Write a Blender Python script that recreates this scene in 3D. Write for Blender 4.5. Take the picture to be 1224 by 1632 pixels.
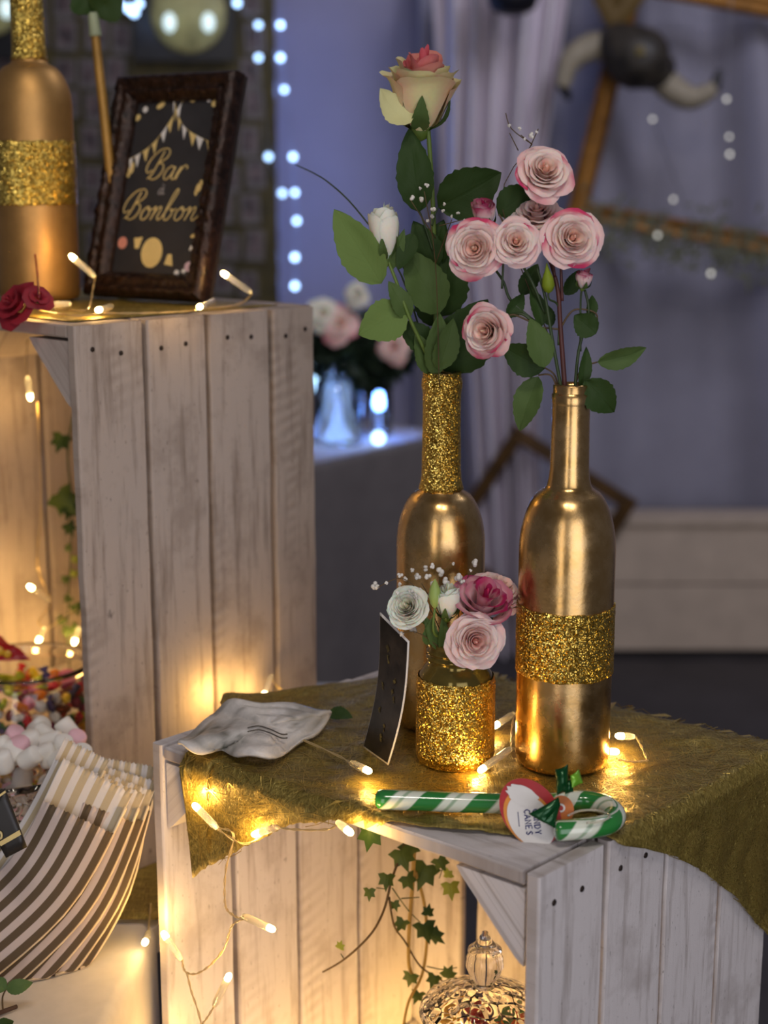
import bpy, math, random
import numpy as np
from mathutils import Vector, Matrix, noise as mnoise

for o in list(bpy.data.objects):
    bpy.data.objects.remove(o, do_unlink=True)
scene = bpy.context.scene
COL = scene.collection
PI = math.pi
R = random.Random(7)

# ------------------------------------------------------------------ camera
F, PITCH, HC = 2400.0, math.radians(12.36), 0.4545      # focal length in pixels of a 1224 x 1632 frame
cd = bpy.data.cameras.new('camera')
cam = bpy.data.objects.new('camera', cd); COL.objects.link(cam)
cam.location = (0, 0, HC); cam.rotation_euler = (PI/2 - PITCH, 0, 0)
cd.sensor_fit = 'VERTICAL'; cd.sensor_height = 36; cd.lens = F/1632*36
cd.clip_start = 0.02; cd.clip_end = 60
cd.dof.use_dof = True; cd.dof.focus_distance = 1.165; cd.dof.aperture_fstop = 4.4
scene.camera = cam

# ------------------------------------------------------------------ world, room lamps, exposure
w = bpy.data.worlds.new('world'); scene.world = w; w.use_nodes = True
w.node_tree.nodes['Background'].inputs[0].default_value = (0.42, 0.41, 0.50, 1)
w.node_tree.nodes['Background'].inputs[1].default_value = 0.17
scene.view_settings.view_transform = 'Standard'; scene.view_settings.look = 'None'
scene.view_settings.gamma = 1; scene.view_settings.use_curve_mapping = False
scene.view_settings.exposure = 0.0

def area(name, loc, target, sx, sy, power, col):
    l = bpy.data.lights.new(name, 'AREA'); l.shape = 'RECTANGLE'; l.size = sx; l.size_y = sy
    l.energy = power; l.color = col
    o = bpy.data.objects.new(name, l); COL.objects.link(o); o.location = loc
    o.rotation_euler = (Vector(target) - Vector(loc)).to_track_quat('-Z', 'Y').to_euler()
    return o
# tall panels added behind the photographer for the bottle streaks; ceiling lamps of the hall
area('streak_panel', (0.95, -1.7, 0.36), (0.2, 1.3, 0.36), 1.7, 2.5, 29, (0.95, 0.93, 1.0))
area('streak_panel', (-0.95, -1.7, 0.36), (0.0, 1.3, 0.36), 0.55, 2.5, 10, (1.0, 0.93, 0.90))
area('ceiling_lamp', (0.35, -0.5, 2.3), (0.1, 1.2, 0.1), 0.25, 0.25, 9, (1.0, 0.90, 0.80))
area('ceiling_lamp', (-0.25, -0.3, 2.3), (0.1, 1.2, 0.1), 0.25, 0.25, 9, (1.0, 0.90, 0.80))
area('ceiling_lamp', (1.3, 2.3, 2.2), (1.1, 4.4, 0.2), 0.8, 0.8, 26, (0.88, 0.87, 1.0))

# ------------------------------------------------------------------ helpers
def V(*a): return Vector(a)
CP, SP = math.cos(PITCH), math.sin(PITCH)
def ray(x, y):
    a = (x-612)/F; b = (816-y)/F
    return V(a, CP + b*SP, -SP + b*CP)
def at(x, y, Y):                      # point at distance Y in front of the camera
    r = ray(x, y); return V(0, 0, HC) + r*(Y/r.y)
def onz(x, y, z):                     # point on a level surface of height z
    r = ray(x, y); return V(0, 0, HC) + r*((z-HC)/r.z)
def px2m(p, Y): return p/F*Y*1.03
def lin(c): c /= 255.0; return c/12.92 if c <= 0.04045 else ((c+0.055)/1.055)**2.4
def S(r, g, b): return (lin(r), lin(g), lin(b), 1)
def lerp(a, b, t): return a + (b-a)*t
def mixc(a, b, t):
    t = max(0, min(1, t)); return tuple(a[i]+(b[i]-a[i])*t for i in range(3)) + (1,)
def sm(a, b, x):
    t = max(0, min(1, (x-a)/(b-a))); return t*t*(3-2*t)
def interp(x, pts):
    if x <= pts[0][0]: return pts[0][1]
    for (x0, y0), (x1, y1) in zip(pts, pts[1:]):
        if x <= x1: return y0 + (y1-y0)*(x-x0)/(x1-x0)
    return pts[-1][1]
def nz(x, y=0, z=0): return mnoise.noise(V(x, y, z))

class MB:
    def __init__(s): s.v = []; s.f = []; s.uv = []; s.c = []
    def add(s, v, f, uv=None, c=None):
        n = len(s.v); s.v += [Vector(p) for p in v]; s.f += [tuple(i+n for i in q) for q in f]
        s.uv += uv if uv else [(0, 0)]*len(v)
        s.c += c if c else [(1, 1, 1, 1)]*len(v)
        return s
    def box(s, lo, hi, M=None):
        x0, y0, z0 = lo; x1, y1, z1 = hi
        v = [V(x, y, z) for z in (z0, z1) for y in (y0, y1) for x in (x0, x1)]
        if M: v = [M @ p for p in v]
        return s.add(v, [(0,2,3,1),(4,5,7,6),(0,1,5,4),(2,6,7,3),(0,4,6,2),(1,3,7,5)])
    def tube(s, pts, r, n=8, caps=True, c=None):
        pts = [Vector(p) for p in pts]; m = len(pts)
        rs = r if isinstance(r, (list, tuple)) else [r]*m
        T = []
        for i in range(m):
            t = pts[min(i+1, m-1)] - pts[max(i-1, 0)]
            T.append(t.normalized() if t.length > 1e-9 else V(0, 0, 1))
        a = V(0, 0, 1) if abs(T[0].z) < 0.9 else V(1, 0, 0)
        N = (a - T[0]*a.dot(T[0])).normalized()
        v = []; uv = []; L = 0
        for i in range(m):
            if i: L += (pts[i]-pts[i-1]).length
            N = (N - T[i]*N.dot(T[i])).normalized(); B = T[i].cross(N)
            for k in range(n):
                q = 2*PI*k/n
                v.append(pts[i] + (N*math.cos(q) + B*math.sin(q))*rs[i]); uv.append((L, k/n))
        f = [(i*n+k, i*n+(k+1) % n, (i+1)*n+(k+1) % n, (i+1)*n+k) for i in range(m-1) for k in range(n)]
        if caps: f += [tuple(range(n))[::-1], tuple((m-1)*n+k for k in range(n))]
        return s.add(v, f, uv, [c]*len(v) if c else None)
    def lathe(s, prof, n=40, M=None, cap0=False, cap1=False, fn=None):
        v = []; uv = []
        for i, (r, z) in enumerate(prof):
            for k in range(n):
                q = 2*PI*k/n
                rr, zz = (r, z) if not fn else fn(r, z, q)
                p = V(rr*math.cos(q), rr*math.sin(q), zz); v.append(M @ p if M else p); uv.append((k/n, z))
        f = [(i*n+k, i*n+(k+1) % n, (i+1)*n+(k+1) % n, (i+1)*n+k) for i in range(len(prof)-1) for k in range(n)]
        if cap0: f.append(tuple(range(n))[::-1])
        if cap1: f.append(tuple((len(prof)-1)*n+k for k in range(n)))
        return s.add(v, f, uv)
    def grid(s, nu, nv, fn, col=None):
        v = []; uv = []; c = []
        for i in range(nu+1):
            for j in range(nv+1):
                a, b = i/nu, j/nv; v.append(fn(a, b)); uv.append((a, b)); c.append(col(a, b) if col else (1, 1, 1, 1))
        f = [(i*(nv+1)+j, (i+1)*(nv+1)+j, (i+1)*(nv+1)+j+1, i*(nv+1)+j+1) for i in range(nu) for j in range(nv)]
        return s.add(v, f, uv, c)
    def sphere(s, c, r, n=10, m=7, sc=(1, 1, 1), M=None, bump=0, seed=0):
        v = []; f = []
        for i in range(m+1):
            p = PI*i/m
            for k in range(n):
                q = 2*PI*k/n
                d = V(math.sin(p)*math.cos(q)*sc[0], math.sin(p)*math.sin(q)*sc[1], math.cos(p)*sc[2])
                if bump: d *= 1 + bump*nz(d.x*1.7+seed, d.y*1.7, d.z*1.7)
                if M: d = M @ d
                v.append(Vector(c) + d*r)
        for i in range(m):
            for k in range(n): f.append((i*n+k, (i+1)*n+k, (i+1)*n+(k+1) % n, i*n+(k+1) % n))
        return s.add(v, f)

ORG = {}
def tag(o, label=None, cat=None, group=None, kind=None):
    for k, x in (('label', label), ('category', cat), ('group', group), ('kind', kind)):
        if x: o[k] = x
    return o
def thing(name, label, cat, loc, group=None):
    o = bpy.data.objects.new(name, None); COL.objects.link(o); o.location = loc
    o.empty_display_size = 0.02; ORG[o] = Vector(loc)
    return tag(o, label, cat, group)
def build(name, mb, m, parent=None, origin=None, smooth=True, label=None, cat=None, group=None, kind=None, solid=0, fix=False, loc=None):
    if parent is not None: og = ORG[parent]
    elif origin is not None: og = Vector(origin)
    else:
        xs = [p.x for p in mb.v]; ys = [p.y for p in mb.v]; zs = [p.z for p in mb.v]
        og = V((min(xs)+max(xs))/2, (min(ys)+max(ys))/2, min(zs))
    me = bpy.data.meshes.new(name)
    me.from_pydata([tuple(p-og) for p in mb.v], [], mb.f); me.update()
    if any(u != (0, 0) for u in mb.uv):
        ul = me.uv_layers.new(name='UVMap')
        for l in me.loops: ul.data[l.index].uv = mb.uv[l.vertex_index]
    if any(c != (1, 1, 1, 1) for c in mb.c):
        ca = me.color_attributes.new('Col', 'FLOAT_COLOR', 'POINT')
        ca.data.foreach_set('color', [x for c in mb.c for x in c])
    if fix:
        import bmesh
        b = bmesh.new(); b.from_mesh(me); bmesh.ops.recalc_face_normals(b, faces=b.faces); b.to_mesh(me); b.free()
    if smooth:
        me.polygons.foreach_set('use_smooth', [True]*len(me.polygons))
    me.materials.append(m)
    o = bpy.data.objects.new(name, me); COL.objects.link(o)
    if parent is not None: o.parent = parent
    else: o.location = og
    ORG[o] = og
    if solid:
        md = o.modifiers.new('thickness', 'SOLIDIFY'); md.thickness = solid; md.offset = 0
    return tag(o, label, cat, group, kind)
def catmull(pts, k=6):
    P = [Vector(p) for p in pts]; out = []
    for i in range(len(P)-1):
        p0 = P[max(i-1, 0)]; p1 = P[i]; p2 = P[i+1]; p3 = P[min(i+2, len(P)-1)]
        for j in range(k):
            t = j/k
            out.append(0.5*((2*p1) + (p2-p0)*t + (2*p0-5*p1+4*p2-p3)*t*t + (3*p1-p0-3*p2+p3)*t**3))
    out.append(P[-1]); return out
def frame_z(axis, spin=0):
    return Vector(axis).normalized().to_track_quat('Z', 'Y').to_matrix() @ Matrix.Rotation(spin, 3, 'Z')

# ------------------------------------------------------------------ materials
def nm(name, base=(.8, .8, .8, 1), rough=.5, metal=0, **kw):
    m = bpy.data.materials.new(name); m.use_nodes = True
    b = m.node_tree.nodes['Principled BSDF']
    b.inputs['Base Color'].default_value = base; b.inputs['Roughness'].default_value = rough; b.inputs['Metallic'].default_value = metal
    for k, x in kw.items(): b.inputs[k.replace('_', ' ')].default_value = x
    return m, m.node_tree, b
def coord(nt, out='Object', scale=(1, 1, 1), rot=(0, 0, 0)):
    t = nt.nodes.new('ShaderNodeTexCoord'); mp = nt.nodes.new('ShaderNodeMapping')
    mp.inputs['Scale'].default_value = scale; mp.inputs['Rotation'].default_value = rot
    nt.links.new(t.outputs[out], mp.inputs[0]); return mp.outputs[0]
def noise(nt, vec, scale, detail=4, rough=.55, out='Fac'):
    n = nt.nodes.new('ShaderNodeTexNoise'); n.inputs['Scale'].default_value = scale
    n.inputs['Detail'].default_value = detail; n.inputs['Roughness'].default_value = rough
    nt.links.new(vec, n.inputs['Vector']); return n.outputs[out]
def ramp(nt, fac, stops):
    r = nt.nodes.new('ShaderNodeValToRGB'); e = r.color_ramp.elements
    while len(e) < len(stops): e.new(0.5)
    for el, (p, c) in zip(e, stops):
        el.position = p; el.color = c if isinstance(c, tuple) else (c, c, c, 1)
    nt.links.new(fac, r.inputs[0]); return r.outputs[0]
def mix(nt, fac, a, b, mode='MIX'):
    n = nt.nodes.new('ShaderNodeMix'); n.data_type = 'RGBA'; n.blend_type = mode
    for i, x in ((0, fac), (6, a), (7, b)):
        if hasattr(x, 'is_linked') or hasattr(x, 'links'): nt.links.new(x, n.inputs[i])
        else: n.inputs[i].default_value = x
    return n.outputs[2]
def math_(nt, op, a, b=None):
    n = nt.nodes.new('ShaderNodeMath'); n.operation = op
    for i, x in enumerate((a, b)):
        if x is None: continue
        if hasattr(x, 'links'): nt.links.new(x, n.inputs[i])
        else: n.inputs[i].default_value = x
    return n.outputs[0]
def bump(nt, b, h, strength=.5, dist=.002):
    n = nt.nodes.new('ShaderNodeBump'); n.inputs['Strength'].default_value = strength; n.inputs['Distance'].default_value = dist
    nt.links.new(h, n.inputs['Height']); nt.links.new(n.outputs[0], b.inputs['Normal'])

def m_wood(name, pale, mid, dark, gap_shade=S(112, 86, 56)):
    m, nt, b = nm(name, rough=.75)
    uv = coord(nt, 'UV', (7, 90, 1)); uv2 = coord(nt, 'UV', (18, 18, 1)); uv3 = coord(nt, 'UV', (1, 1, 1))
    g = noise(nt, uv, 1.0, 8, .65); blot = noise(nt, uv2, 1.0, 5, .6); fine = noise(nt, uv3, 900, 3, .6)
    c = ramp(nt, g, [(.28, mid), (.5, pale), (.75, pale)])
    worn = ramp(nt, blot, [(.33, 1.0), (.47, 0.0)])
    c = mix(nt, math_(nt, 'MULTIPLY', worn, .45), c, mid)
    knot = ramp(nt, noise(nt, coord(nt, 'UV', (22, 34, 1)), 1.0, 3, .7), [(.69, 0.0), (.76, 1.0)])
    c = mix(nt, math_(nt, 'MULTIPLY', knot, .8), c, dark)
    spk = ramp(nt, noise(nt, coord(nt, 'UV', (160, 420, 1)), 1.0, 2, .5), [(.67, 0.0), (.75, 1.0)])
    c = mix(nt, math_(nt, 'MULTIPLY', spk, .5), c, dark)
    # saw marks: slanted ribs in broad patches
    wv = nt.nodes.new('ShaderNodeTexWave'); wv.inputs['Scale'].default_value = 26; wv.inputs['Distortion'].default_value = 3.0
    wv.inputs['Detail'].default_value = 3
    nt.links.new(coord(nt, 'UV', (1, .8, 1), (0, 0, .35)), wv.inputs['Vector'])
    patch = ramp(nt, noise(nt, coord(nt, 'UV', (3.5, 14, 1)), 1.0, 2, .5), [(.58, 0.0), (.68, 1.0)])
    sw = math_(nt, 'MULTIPLY', wv.outputs['Fac'], patch)
    c = mix(nt, math_(nt, 'MULTIPLY', sw, .38), c, mid)
    at_ = nt.nodes.new('ShaderNodeAttribute'); at_.attribute_name = 'Col'; sc_ = nt.nodes.new('ShaderNodeSeparateColor'); nt.links.new(at_.outputs['Color'], sc_.inputs[0])
    ed = math_(nt, 'MULTIPLY', math_(nt, 'SUBTRACT', 1.0, sc_.outputs[0]), ramp(nt, blot, [(.3, 1.0), (.7, .55)]))
    c = mix(nt, ed, c, gap_shade)  # plank edges browned to paint in the shade of the gaps
    nt.links.new(c, b.inputs['Base Color'])
    h = math_(nt, 'ADD', math_(nt, 'MULTIPLY', g, .8), math_(nt, 'ADD', math_(nt, 'MULTIPLY', fine, .35), math_(nt, 'MULTIPLY', sw, -.5)))
    bump(nt, b, h, .55, .0012)
    return m
WOOD = m_wood('whitewashed_wood', S(212, 206, 206), S(160, 150, 146), S(58, 48, 42))
PLAINW = None
WOOD2 = m_wood('weathered_wood', S(184, 170, 160), S(134, 118, 106), S(56, 44, 38))

def m_gold_paint():
    m, nt, b = nm('gold_paint', S(220, 180, 120), .24, 1)
    o = coord(nt); n = noise(nt, o, 60, 6, .6); n2 = noise(nt, o, 260, 3)
    nt.links.new(mix(nt, ramp(nt, n, [(.35, 0.0), (.7, 1.0)]), S(206, 164, 100), S(226, 190, 134)), b.inputs['Base Color'])
    nt.links.new(ramp(nt, n, [(.3, .2), (.7, .32)]), b.inputs['Roughness'])
    bump(nt, b, n2, .12, .0006); return m
GOLD = m_gold_paint()
def m_glitter(name, c0, c1, scale=620):
    m, nt, b = nm(name, c0, .3, 1)
    o = coord(nt); vo = nt.nodes.new('ShaderNodeTexVoronoi'); vo.inputs['Scale'].default_value = scale
    nt.links.new(o, vo.inputs['Vector'])
    def vm(op, a, bb):
        n = nt.nodes.new('ShaderNodeVectorMath'); n.operation = op
        for i, x in enumerate((a, bb)):
            if x is None: continue
            if hasattr(x, 'links'): nt.links.new(x, n.inputs[i])
            elif op == 'SCALE': n.inputs['Scale'].default_value = x
            else: n.inputs[i].default_value = x
        return n.outputs[0]
    g = nt.nodes.new('ShaderNodeNewGeometry')
    v = vm('SUBTRACT', vo.outputs['Color'], (.5, .5, .5)); v = vm('SCALE', v, 1.5)
    v = vm('ADD', v, g.outputs['Normal']); v = vm('NORMALIZE', v, None)
    nt.links.new(v, b.inputs['Normal'])
    sep = nt.nodes.new('ShaderNodeSeparateColor'); nt.links.new(vo.outputs['Color'], sep.inputs[0])
    nt.links.new(mix(nt, sep.outputs[0], c0, c1), b.inputs['Base Color']); return m
GLIT = m_glitter('gold_glitter', S(176, 126, 26), S(255, 226, 120), 1250)
def m_fleece(name, a, bb, c):
    m, nt, b = nm(name, a, .42, .45)
    o = coord(nt)
    n1 = noise(nt, coord(nt, 'Object', (60, 700, 300), (0, 0, .6)), 1, 3, .6); n2 = noise(nt, coord(nt, 'Object', (700, 70, 300), (0, 0, -.5)), 1, 3, .6)
    n3 = noise(nt, o, 28, 4)
    mx = math_(nt, 'MAXIMUM', n1, n2)
    col = ramp(nt, mx, [(.42, a), (.6, bb), (.74, c)])
    col = mix(nt, ramp(nt, n3, [(.35, .45), (.65, 0.0)]), col, a)
    nt.links.new(col, b.inputs['Base Color']); bump(nt, b, mx, .8, .0015); return m
FLEECE = m_fleece('gold_fleece', S(108, 92, 38), S(162, 142, 70), S(220, 198, 118))
FIBRE = nm('gold_fibre', S(192, 166, 88), .34, .75)[0]
def m_plain(name, c, rough=.6, metal=0, var=.12, scale=40, bmp=.1, **kw):
    m, nt, b = nm(name, c, rough, metal, **kw)
    n = noise(nt, coord(nt), scale, 5)
    d = tuple(x*(1-2*var) for x in c[:3])+(1,); e = tuple(min(1, x*(1+var)) for x in c[:3])+(1,)
    nt.links.new(ramp(nt, n, [(.3, d), (.7, e)]), b.inputs['Base Color'])
    if bmp: bump(nt, b, n, bmp, .002)
    return m
def m_attr(name, rough=.6, sss=.15):
    m, nt, b = nm(name, rough=rough)
    a = nt.nodes.new('ShaderNodeAttribute'); a.attribute_name = 'Col'
    n = noise(nt, coord(nt), 350, 3)
    c = mix(nt, ramp(nt, n, [(.4, .12), (.6, 0.0)]), a.outputs['Color'], (.9, .75, .7, 1), 'MULTIPLY')
    nt.links.new(c, b.inputs['Base Color'])
    b.inputs['Subsurface Weight'].default_value = sss; b.inputs['Subsurface Scale'].default_value = .008
    bump(nt, b, noise(nt, coord(nt), 600, 2), .08, .001); return m
PETAL = m_attr('petal', .65, .5)
def m_leaf(name, top, under, rough=.45):
    m, nt, b = nm(name, top, rough); b.inputs['Specular IOR Level'].default_value = .22
    uv = coord(nt, 'UV'); sep = nt.nodes.new('ShaderNodeSeparateXYZ'); nt.links.new(uv, sep.inputs[0])
    s = math_(nt, 'ABSOLUTE', math_(nt, 'SUBTRACT', sep.outputs[1], .5))
    rib = ramp(nt, s, [(.015, 1.0), (.04, 0.0)])
    vq = math_(nt, 'SUBTRACT', math_(nt, 'MULTIPLY', sep.outputs[0], 9), math_(nt, 'MULTIPLY', s, 7))
    fr = math_(nt, 'ABSOLUTE', math_(nt, 'SUBTRACT', math_(nt, 'FRACT', vq), .5))
    vein = ramp(nt, fr, [(.02, .5), (.07, 0.0)])
    n = noise(nt, coord(nt), 90, 4)
    d = tuple(x*.7 for x in top[:3])+(1,)
    c = mix(nt, n, d, top); lt = mixc(top, S(150, 170, 90), .45)
    c = mix(nt, math_(nt, 'MULTIPLY', math_(nt, 'MAXIMUM', rib, vein), .4), c, lt)
    g = nt.nodes.new('ShaderNodeNewGeometry'); c = mix(nt, g.outputs['Backfacing'], c, under)
    nt.links.new(c, b.inputs['Base Color']); bump(nt, b, math_(nt, 'ADD', vein, rib), .25, .0008); return m
LEAF_D = m_leaf('leaf_dark', S(26, 48, 13), S(44, 66, 26), .6)
LEAF_M = m_leaf('leaf_mid', S(52, 76, 32), S(78, 100, 52), .6)
LEAF_L = m_leaf('leaf_pale', S(104, 128, 66), S(104, 128, 66), .7)
LEAF_I = m_leaf('leaf_ivy', S(44, 66, 22), S(74, 92, 40))
LEAF_Y = m_leaf('leaf_young', S(130, 150, 40), S(140, 150, 60))
STEM_G = m_plain('stem_green', S(96, 120, 48), .5)
STEM_D = m_plain('stem_dark_green', S(52, 70, 36), .5)
STEM_R = m_plain('stem_red_brown', S(84, 44, 40), .5)
STEM_B = m_plain('stem_brown', S(86, 66, 34), .6)
STEM_Y = m_plain('stem_straw', S(178, 146, 74), .6)
PLAINW = m_plain('plain_wood', S(150, 125, 95), .7)
BABY = m_plain('gypsophila_white', S(226, 222, 214), .8)
def m_glass(name, c=(1, 1, 1, 1), rough=.02, bumpy=0, ior=1.45):
    m, nt, b = nm(name, c, rough); b.inputs['Transmission Weight'].default_value = 1; b.inputs['IOR'].default_value = ior
    if bumpy:
        vo = nt.nodes.new('ShaderNodeTexVoronoi'); vo.inputs['Scale'].default_value = bumpy
        nt.links.new(coord(nt), vo.inputs['Vector']); bump(nt, b, vo.outputs['Distance'], .9, .004)
    return m
GLASS = m_glass('clear_glass'); CUT = m_glass('cut_glass', (1, .97, .93, 1), .03, 95)
OLIVE_GLASS = m_plain('olive_tinted_glass', S(120, 104, 50), .12, .6)
CLEAR = nm('clear_plastic', (.95, .9, .78, 1), .25)[0]
CLEAR.node_tree.nodes['Principled BSDF'].inputs['Transmission Weight'].default_value = .75
WIRE = nm('clear_wire', S(222, 196, 140), .3)[0]
WIRE.node_tree.nodes['Principled BSDF'].inputs['Transmission Weight'].default_value = .35
def m_emit(name, c, s):
    m, nt, b = nm(name, (0.9, 0.85, .7, 1), .3); b.inputs['Emission Color'].default_value = c; b.inputs['Emission Strength'].default_value = s; return m
LED = m_emit('warm_led', (1, .68, .26, 1), 34)
LED_C = m_emit('cool_led', (.38, .62, 1, 1), 4.4)
GLOW = m_emit('pale_glow', (.62, .85, .9, 1), 1.1)
LED_P = m_emit('pale_led', (.95, .93, .85, 1), 1.2)
LED_ROD = m_emit('blue_led_rod', (.38, .66, 1, 1), 4.5)
PAPER_B = m_plain('black_card', S(46, 46, 50), .5, 0, .1)
WHITE = m_plain('white_card', S(225, 222, 218), .6, 0, .04)
GOLDINK = m_plain('gold_ink', S(226, 200, 132), .5, 0, .06)
PINKINK = m_plain('pink_ink', S(222, 150, 132), .6)
LILAC = m_plain('lilac_ink', S(214, 184, 196), .6)
NAIL = m_plain('rusty_nail', S(52, 40, 34), .6, .5)
FRAMEG = m_plain('antique_gold_frame', S(150, 102, 40), .42, .55, .25, 30)
FRAMED = m_plain('dark_carved_frame', S(52, 33, 24), .34, .4, .4, 130, .9)
CURT = m_plain('white_curtain', S(214, 206, 216), .85, 0, .03, 8, 0)
DRAPE = m_plain('grey_lilac_drape', S(150, 148, 164), .85, 0, .05, 6, 0)
WALL = m_plain('lilac_grey_wall', S(150, 146, 166), .85, 0, .04, 4, .05)
FLOOR = m_plain('dark_floor', S(62, 58, 60), .6, 0, .15, 8, .05)
LINEN = m_plain('white_tablecloth', S(196, 192, 190), .8, 0, .03, 60, .1)
SHADED_CLOTH = m_plain('shaded_white_cloth', S(104, 98, 98), .85, 0, .06, 20, .1)  # white cloth with its shade mixed into the grey-brown

# ------------------------------------------------------------------ the room
FZ = -0.95
def struct(name, mb, m): return build(name, mb, m, kind='structure', smooth=False)
struct('floor', MB().box((-3.2, -2.2, FZ-.05), (3.2, 4.8, FZ)), FLOOR)
struct('wall_back', MB().box((-3.2, 4.7, FZ), (3.2, 4.8, 2.4)), WALL)

# ------------------------------------------------------------------ crates
def plank(p0, L_dir, L, W_dir, W, T_dir, T, seed, n=14):
    mb = MB(); c = .0016; prof = [(c, 0), (W-c, 0), (W, c), (W, T-c), (W-c, T), (c, T), (0, T-c), (0, c)]
    v = []; uv = []; cc = []
    off = (seed*1.37 % 7, seed*2.11 % 5)
    for i in range(n+1):
        l = L*i/n
        a = .0011*nz(l*22, seed*3.1, 1) + .0006*nz(l*90, seed, 4); b2 = .0011*nz(l*22, seed*3.1, 9) + .0006*nz(l*90, seed, 7)
        for (ww, tt) in prof:
            e = a if ww < W/2 else b2
            v.append(Vector(p0) + L_dir*l + W_dir*(ww+e) + T_dir*(tt+.0006*nz(l*12, seed, 2))); uv.append((l+off[0], ww+off[1])); cc.append((.62, .62, .62, 1) if ww in (0, W) else (.999, .999, .999, 1))
    f = [(i*8+k, i*8+(k+1) % 8, (i+1)*8+(k+1) % 8, (i+1)*8+k) for i in range(n) for k in range(8)]
    f += [tuple(range(8))[::-1], tuple(n*8+k for k in range(8))]
    return mb.add(v, f, uv, cc)
Z = V(0, 0, 1)
nailmb = MB().lathe([(0.0001, .0006), (.0016, .0006), (.0018, 0)], 8)
def crate(label, A, angU, angV, W, D, z0, z1, bounds, backs, m, seed, group):
    U = V(math.cos(angU), math.sin(angU), 0); W_ = V(math.cos(angV), math.sin(angV), 0)
    P = lambda u, v, z: V(A[0], A[1], 0) + U*u + W_*v + Z*z
    root = thing('wooden_crate', label, 'crate', P(W/2, D/2, z0), group)
    t = .011
    for side in (0, 1):
        for i, (a, b) in enumerate(bounds):
            dz = R.uniform(-.002, .001)
            o = build('plank', plank(P(0 if side == 0 else W-t, a, z0), Z, z1-z0+dz, W_, b-a, U, t, seed+i+10*side), m, root, smooth=False, fix=True)
            if side == 0:
                for q in (.28, .72):
                    nv = a+(b-a)*(q+R.uniform(-.08, .08)); c = P(-.0002, nv, z1-.026+R.uniform(-.005, .005))
                    M = Matrix.Translation(c) @ (frame_z(-U).to_4x4())
                    build('nail', MB().lathe([(.0002, .0007), (.0020, .0006), (.0026, -.0004)], 8, M), NAIL, o)
    for lev, zz in ((0, z0), (1, z1-t)):
        for i, (a, b) in enumerate(bounds):
            build('plank', plank(P(t+.0035, a+.001, zz), U, W-2*t-.007, W_, b-a-.002, Z, t, seed+30+i+10*lev), m, root, smooth=False, fix=True)
    for i, (a, b) in enumerate(backs):
        build('plank', plank(P(a, D, z0), Z, z1-z0, U, b-a, W_, .009, seed+60+i), m, root, smooth=False, fix=True)
    g = .058
    for cu, su in ((t+.003, 1), (W-t-.003, -1)):
        for cz, sz in ((z1-t-.003, -1), (z0+t+.0008, 1)):
            mb = MB(); n = 6; vv = []; uv = []
            for i in range(n+1):
                v0 = .003+(D-.005)*i/n
                for (a, b) in ((0, 0), (g, 0), (g*.93, .006), (.006, g*.93), (0, g)):
                    vv.append(P(cu+su*a, v0, cz+sz*b)); uv.append((v0+seed, a+b+cu))
            f = [(i*5+k, i*5+(k+1) % 5, (i+1)*5+(k+1) % 5, (i+1)*5+k) for i in range(n) for k in range(5)] + [(0, 1, 2, 3, 4), tuple(n*5+k for k in range(5))]
            build('corner_block', mb.add(vv, f, uv, [(.999, .999, .999, 1)]*len(vv)), m, root, smooth=False, fix=True)
    return root, P, U, W_
A1 = (.1042, .9322); AU1 = math.radians(140.5); AV1 = math.radians(46)
W1, D1 = .385, .31
B1 = [(0, .074), (.079, .151), (.155, .230), (.234, .308)]
K1 = [(.014, .10), (.11, .20), (.21, .298), (.317, .381)]
crate1, P1, U1, V1 = crate('whitewashed wooden crate standing on end under the gold bottles and candy cane', A1, AU1, AV1, W1, D1, -.45, 0, B1, K1, WOOD, 3, 'whitewashed crates')
crate('lower wooden crate that carries the crate with the gold bottles', A1, AU1, AV1, W1, D1, FZ, -.4505, B1, K1, WOOD, 140, 'whitewashed crates')
A2 = (-.2667, 1.30); AU2 = math.radians(137.5); AV2 = math.radians(47.5)
W2, D2, ZT, TZ = .40, .292, .333, -.19
B2 = [(0, .0745), (.0795, .148), (.153, .229), (.235, .291)]
K2 = [(.014, .10), (.108, .20), (.208, .29), (.30, .378)]
crate2, P2, U2, V2 = crate('tall greyish wooden crate standing on end with a framed sign on top', A2, AU2, AV2, W2, D2, TZ+.002, ZT, B2, K2, WOOD2, 51, 'whitewashed crates')

# ------------------------------------------------------------------ gold fleece cloth on the front crate
VLO = [(-.165, .312), (-.14, .285), (-.10, .245), (-.061, .195), (-.036, .155), (-.016, .115), (-.004, .085), (.004, .073), (.022, .060), (.057, .036), (.094, .015), (.136, -.002), (.18, -.008), (.223, -.024), (.271, -.056), (.311, -.084), (.330, -.100), (.338, -.05), (.345, .006), (.36, .03), (.38, .07), (.43, .117)]
VHI = [(-.165, .322), (.33, .325), (.35, .315), (.363, .25), (.378, .20), (.40, .16), (.43, .121)]
def cloth1(u, v, off=0):
    rip = .0028*nz(u*22, v*22, 3) + .0016*nz(u*60, v*60, 8) + .004*max(0, nz(u*9+3, v*14, 5))
    up = .003+off; x, y, z = u, v, up + max(rip, -.001)
    if u < 0:
        k = min(1, -u/.006); x = -(up+.0015+.003*abs(nz(v*30, u*30, 1)))*k; z = u + up*(1-k)
    elif u > W1:
        z = up + rip - .05*(u-W1)
    if v < 0:
        k = min(1, -v/.006); y = -(up+.0015+.004*abs(nz(u*34, v*20, 2)) + .05*(-v)**1.0*.5)*k; z = v + up*(1-k)
    elif v > D1+.004:
        y = D1+.0045+.009+up; z = up - (v-D1-.004)
    return P1(x, y, z)
us = sorted(set([i*(.595)/150-.165 for i in range(151)] + [p[0] for p in VLO]))
mb = MB(); nv_ = 56; vv = []; uvs = []
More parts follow.
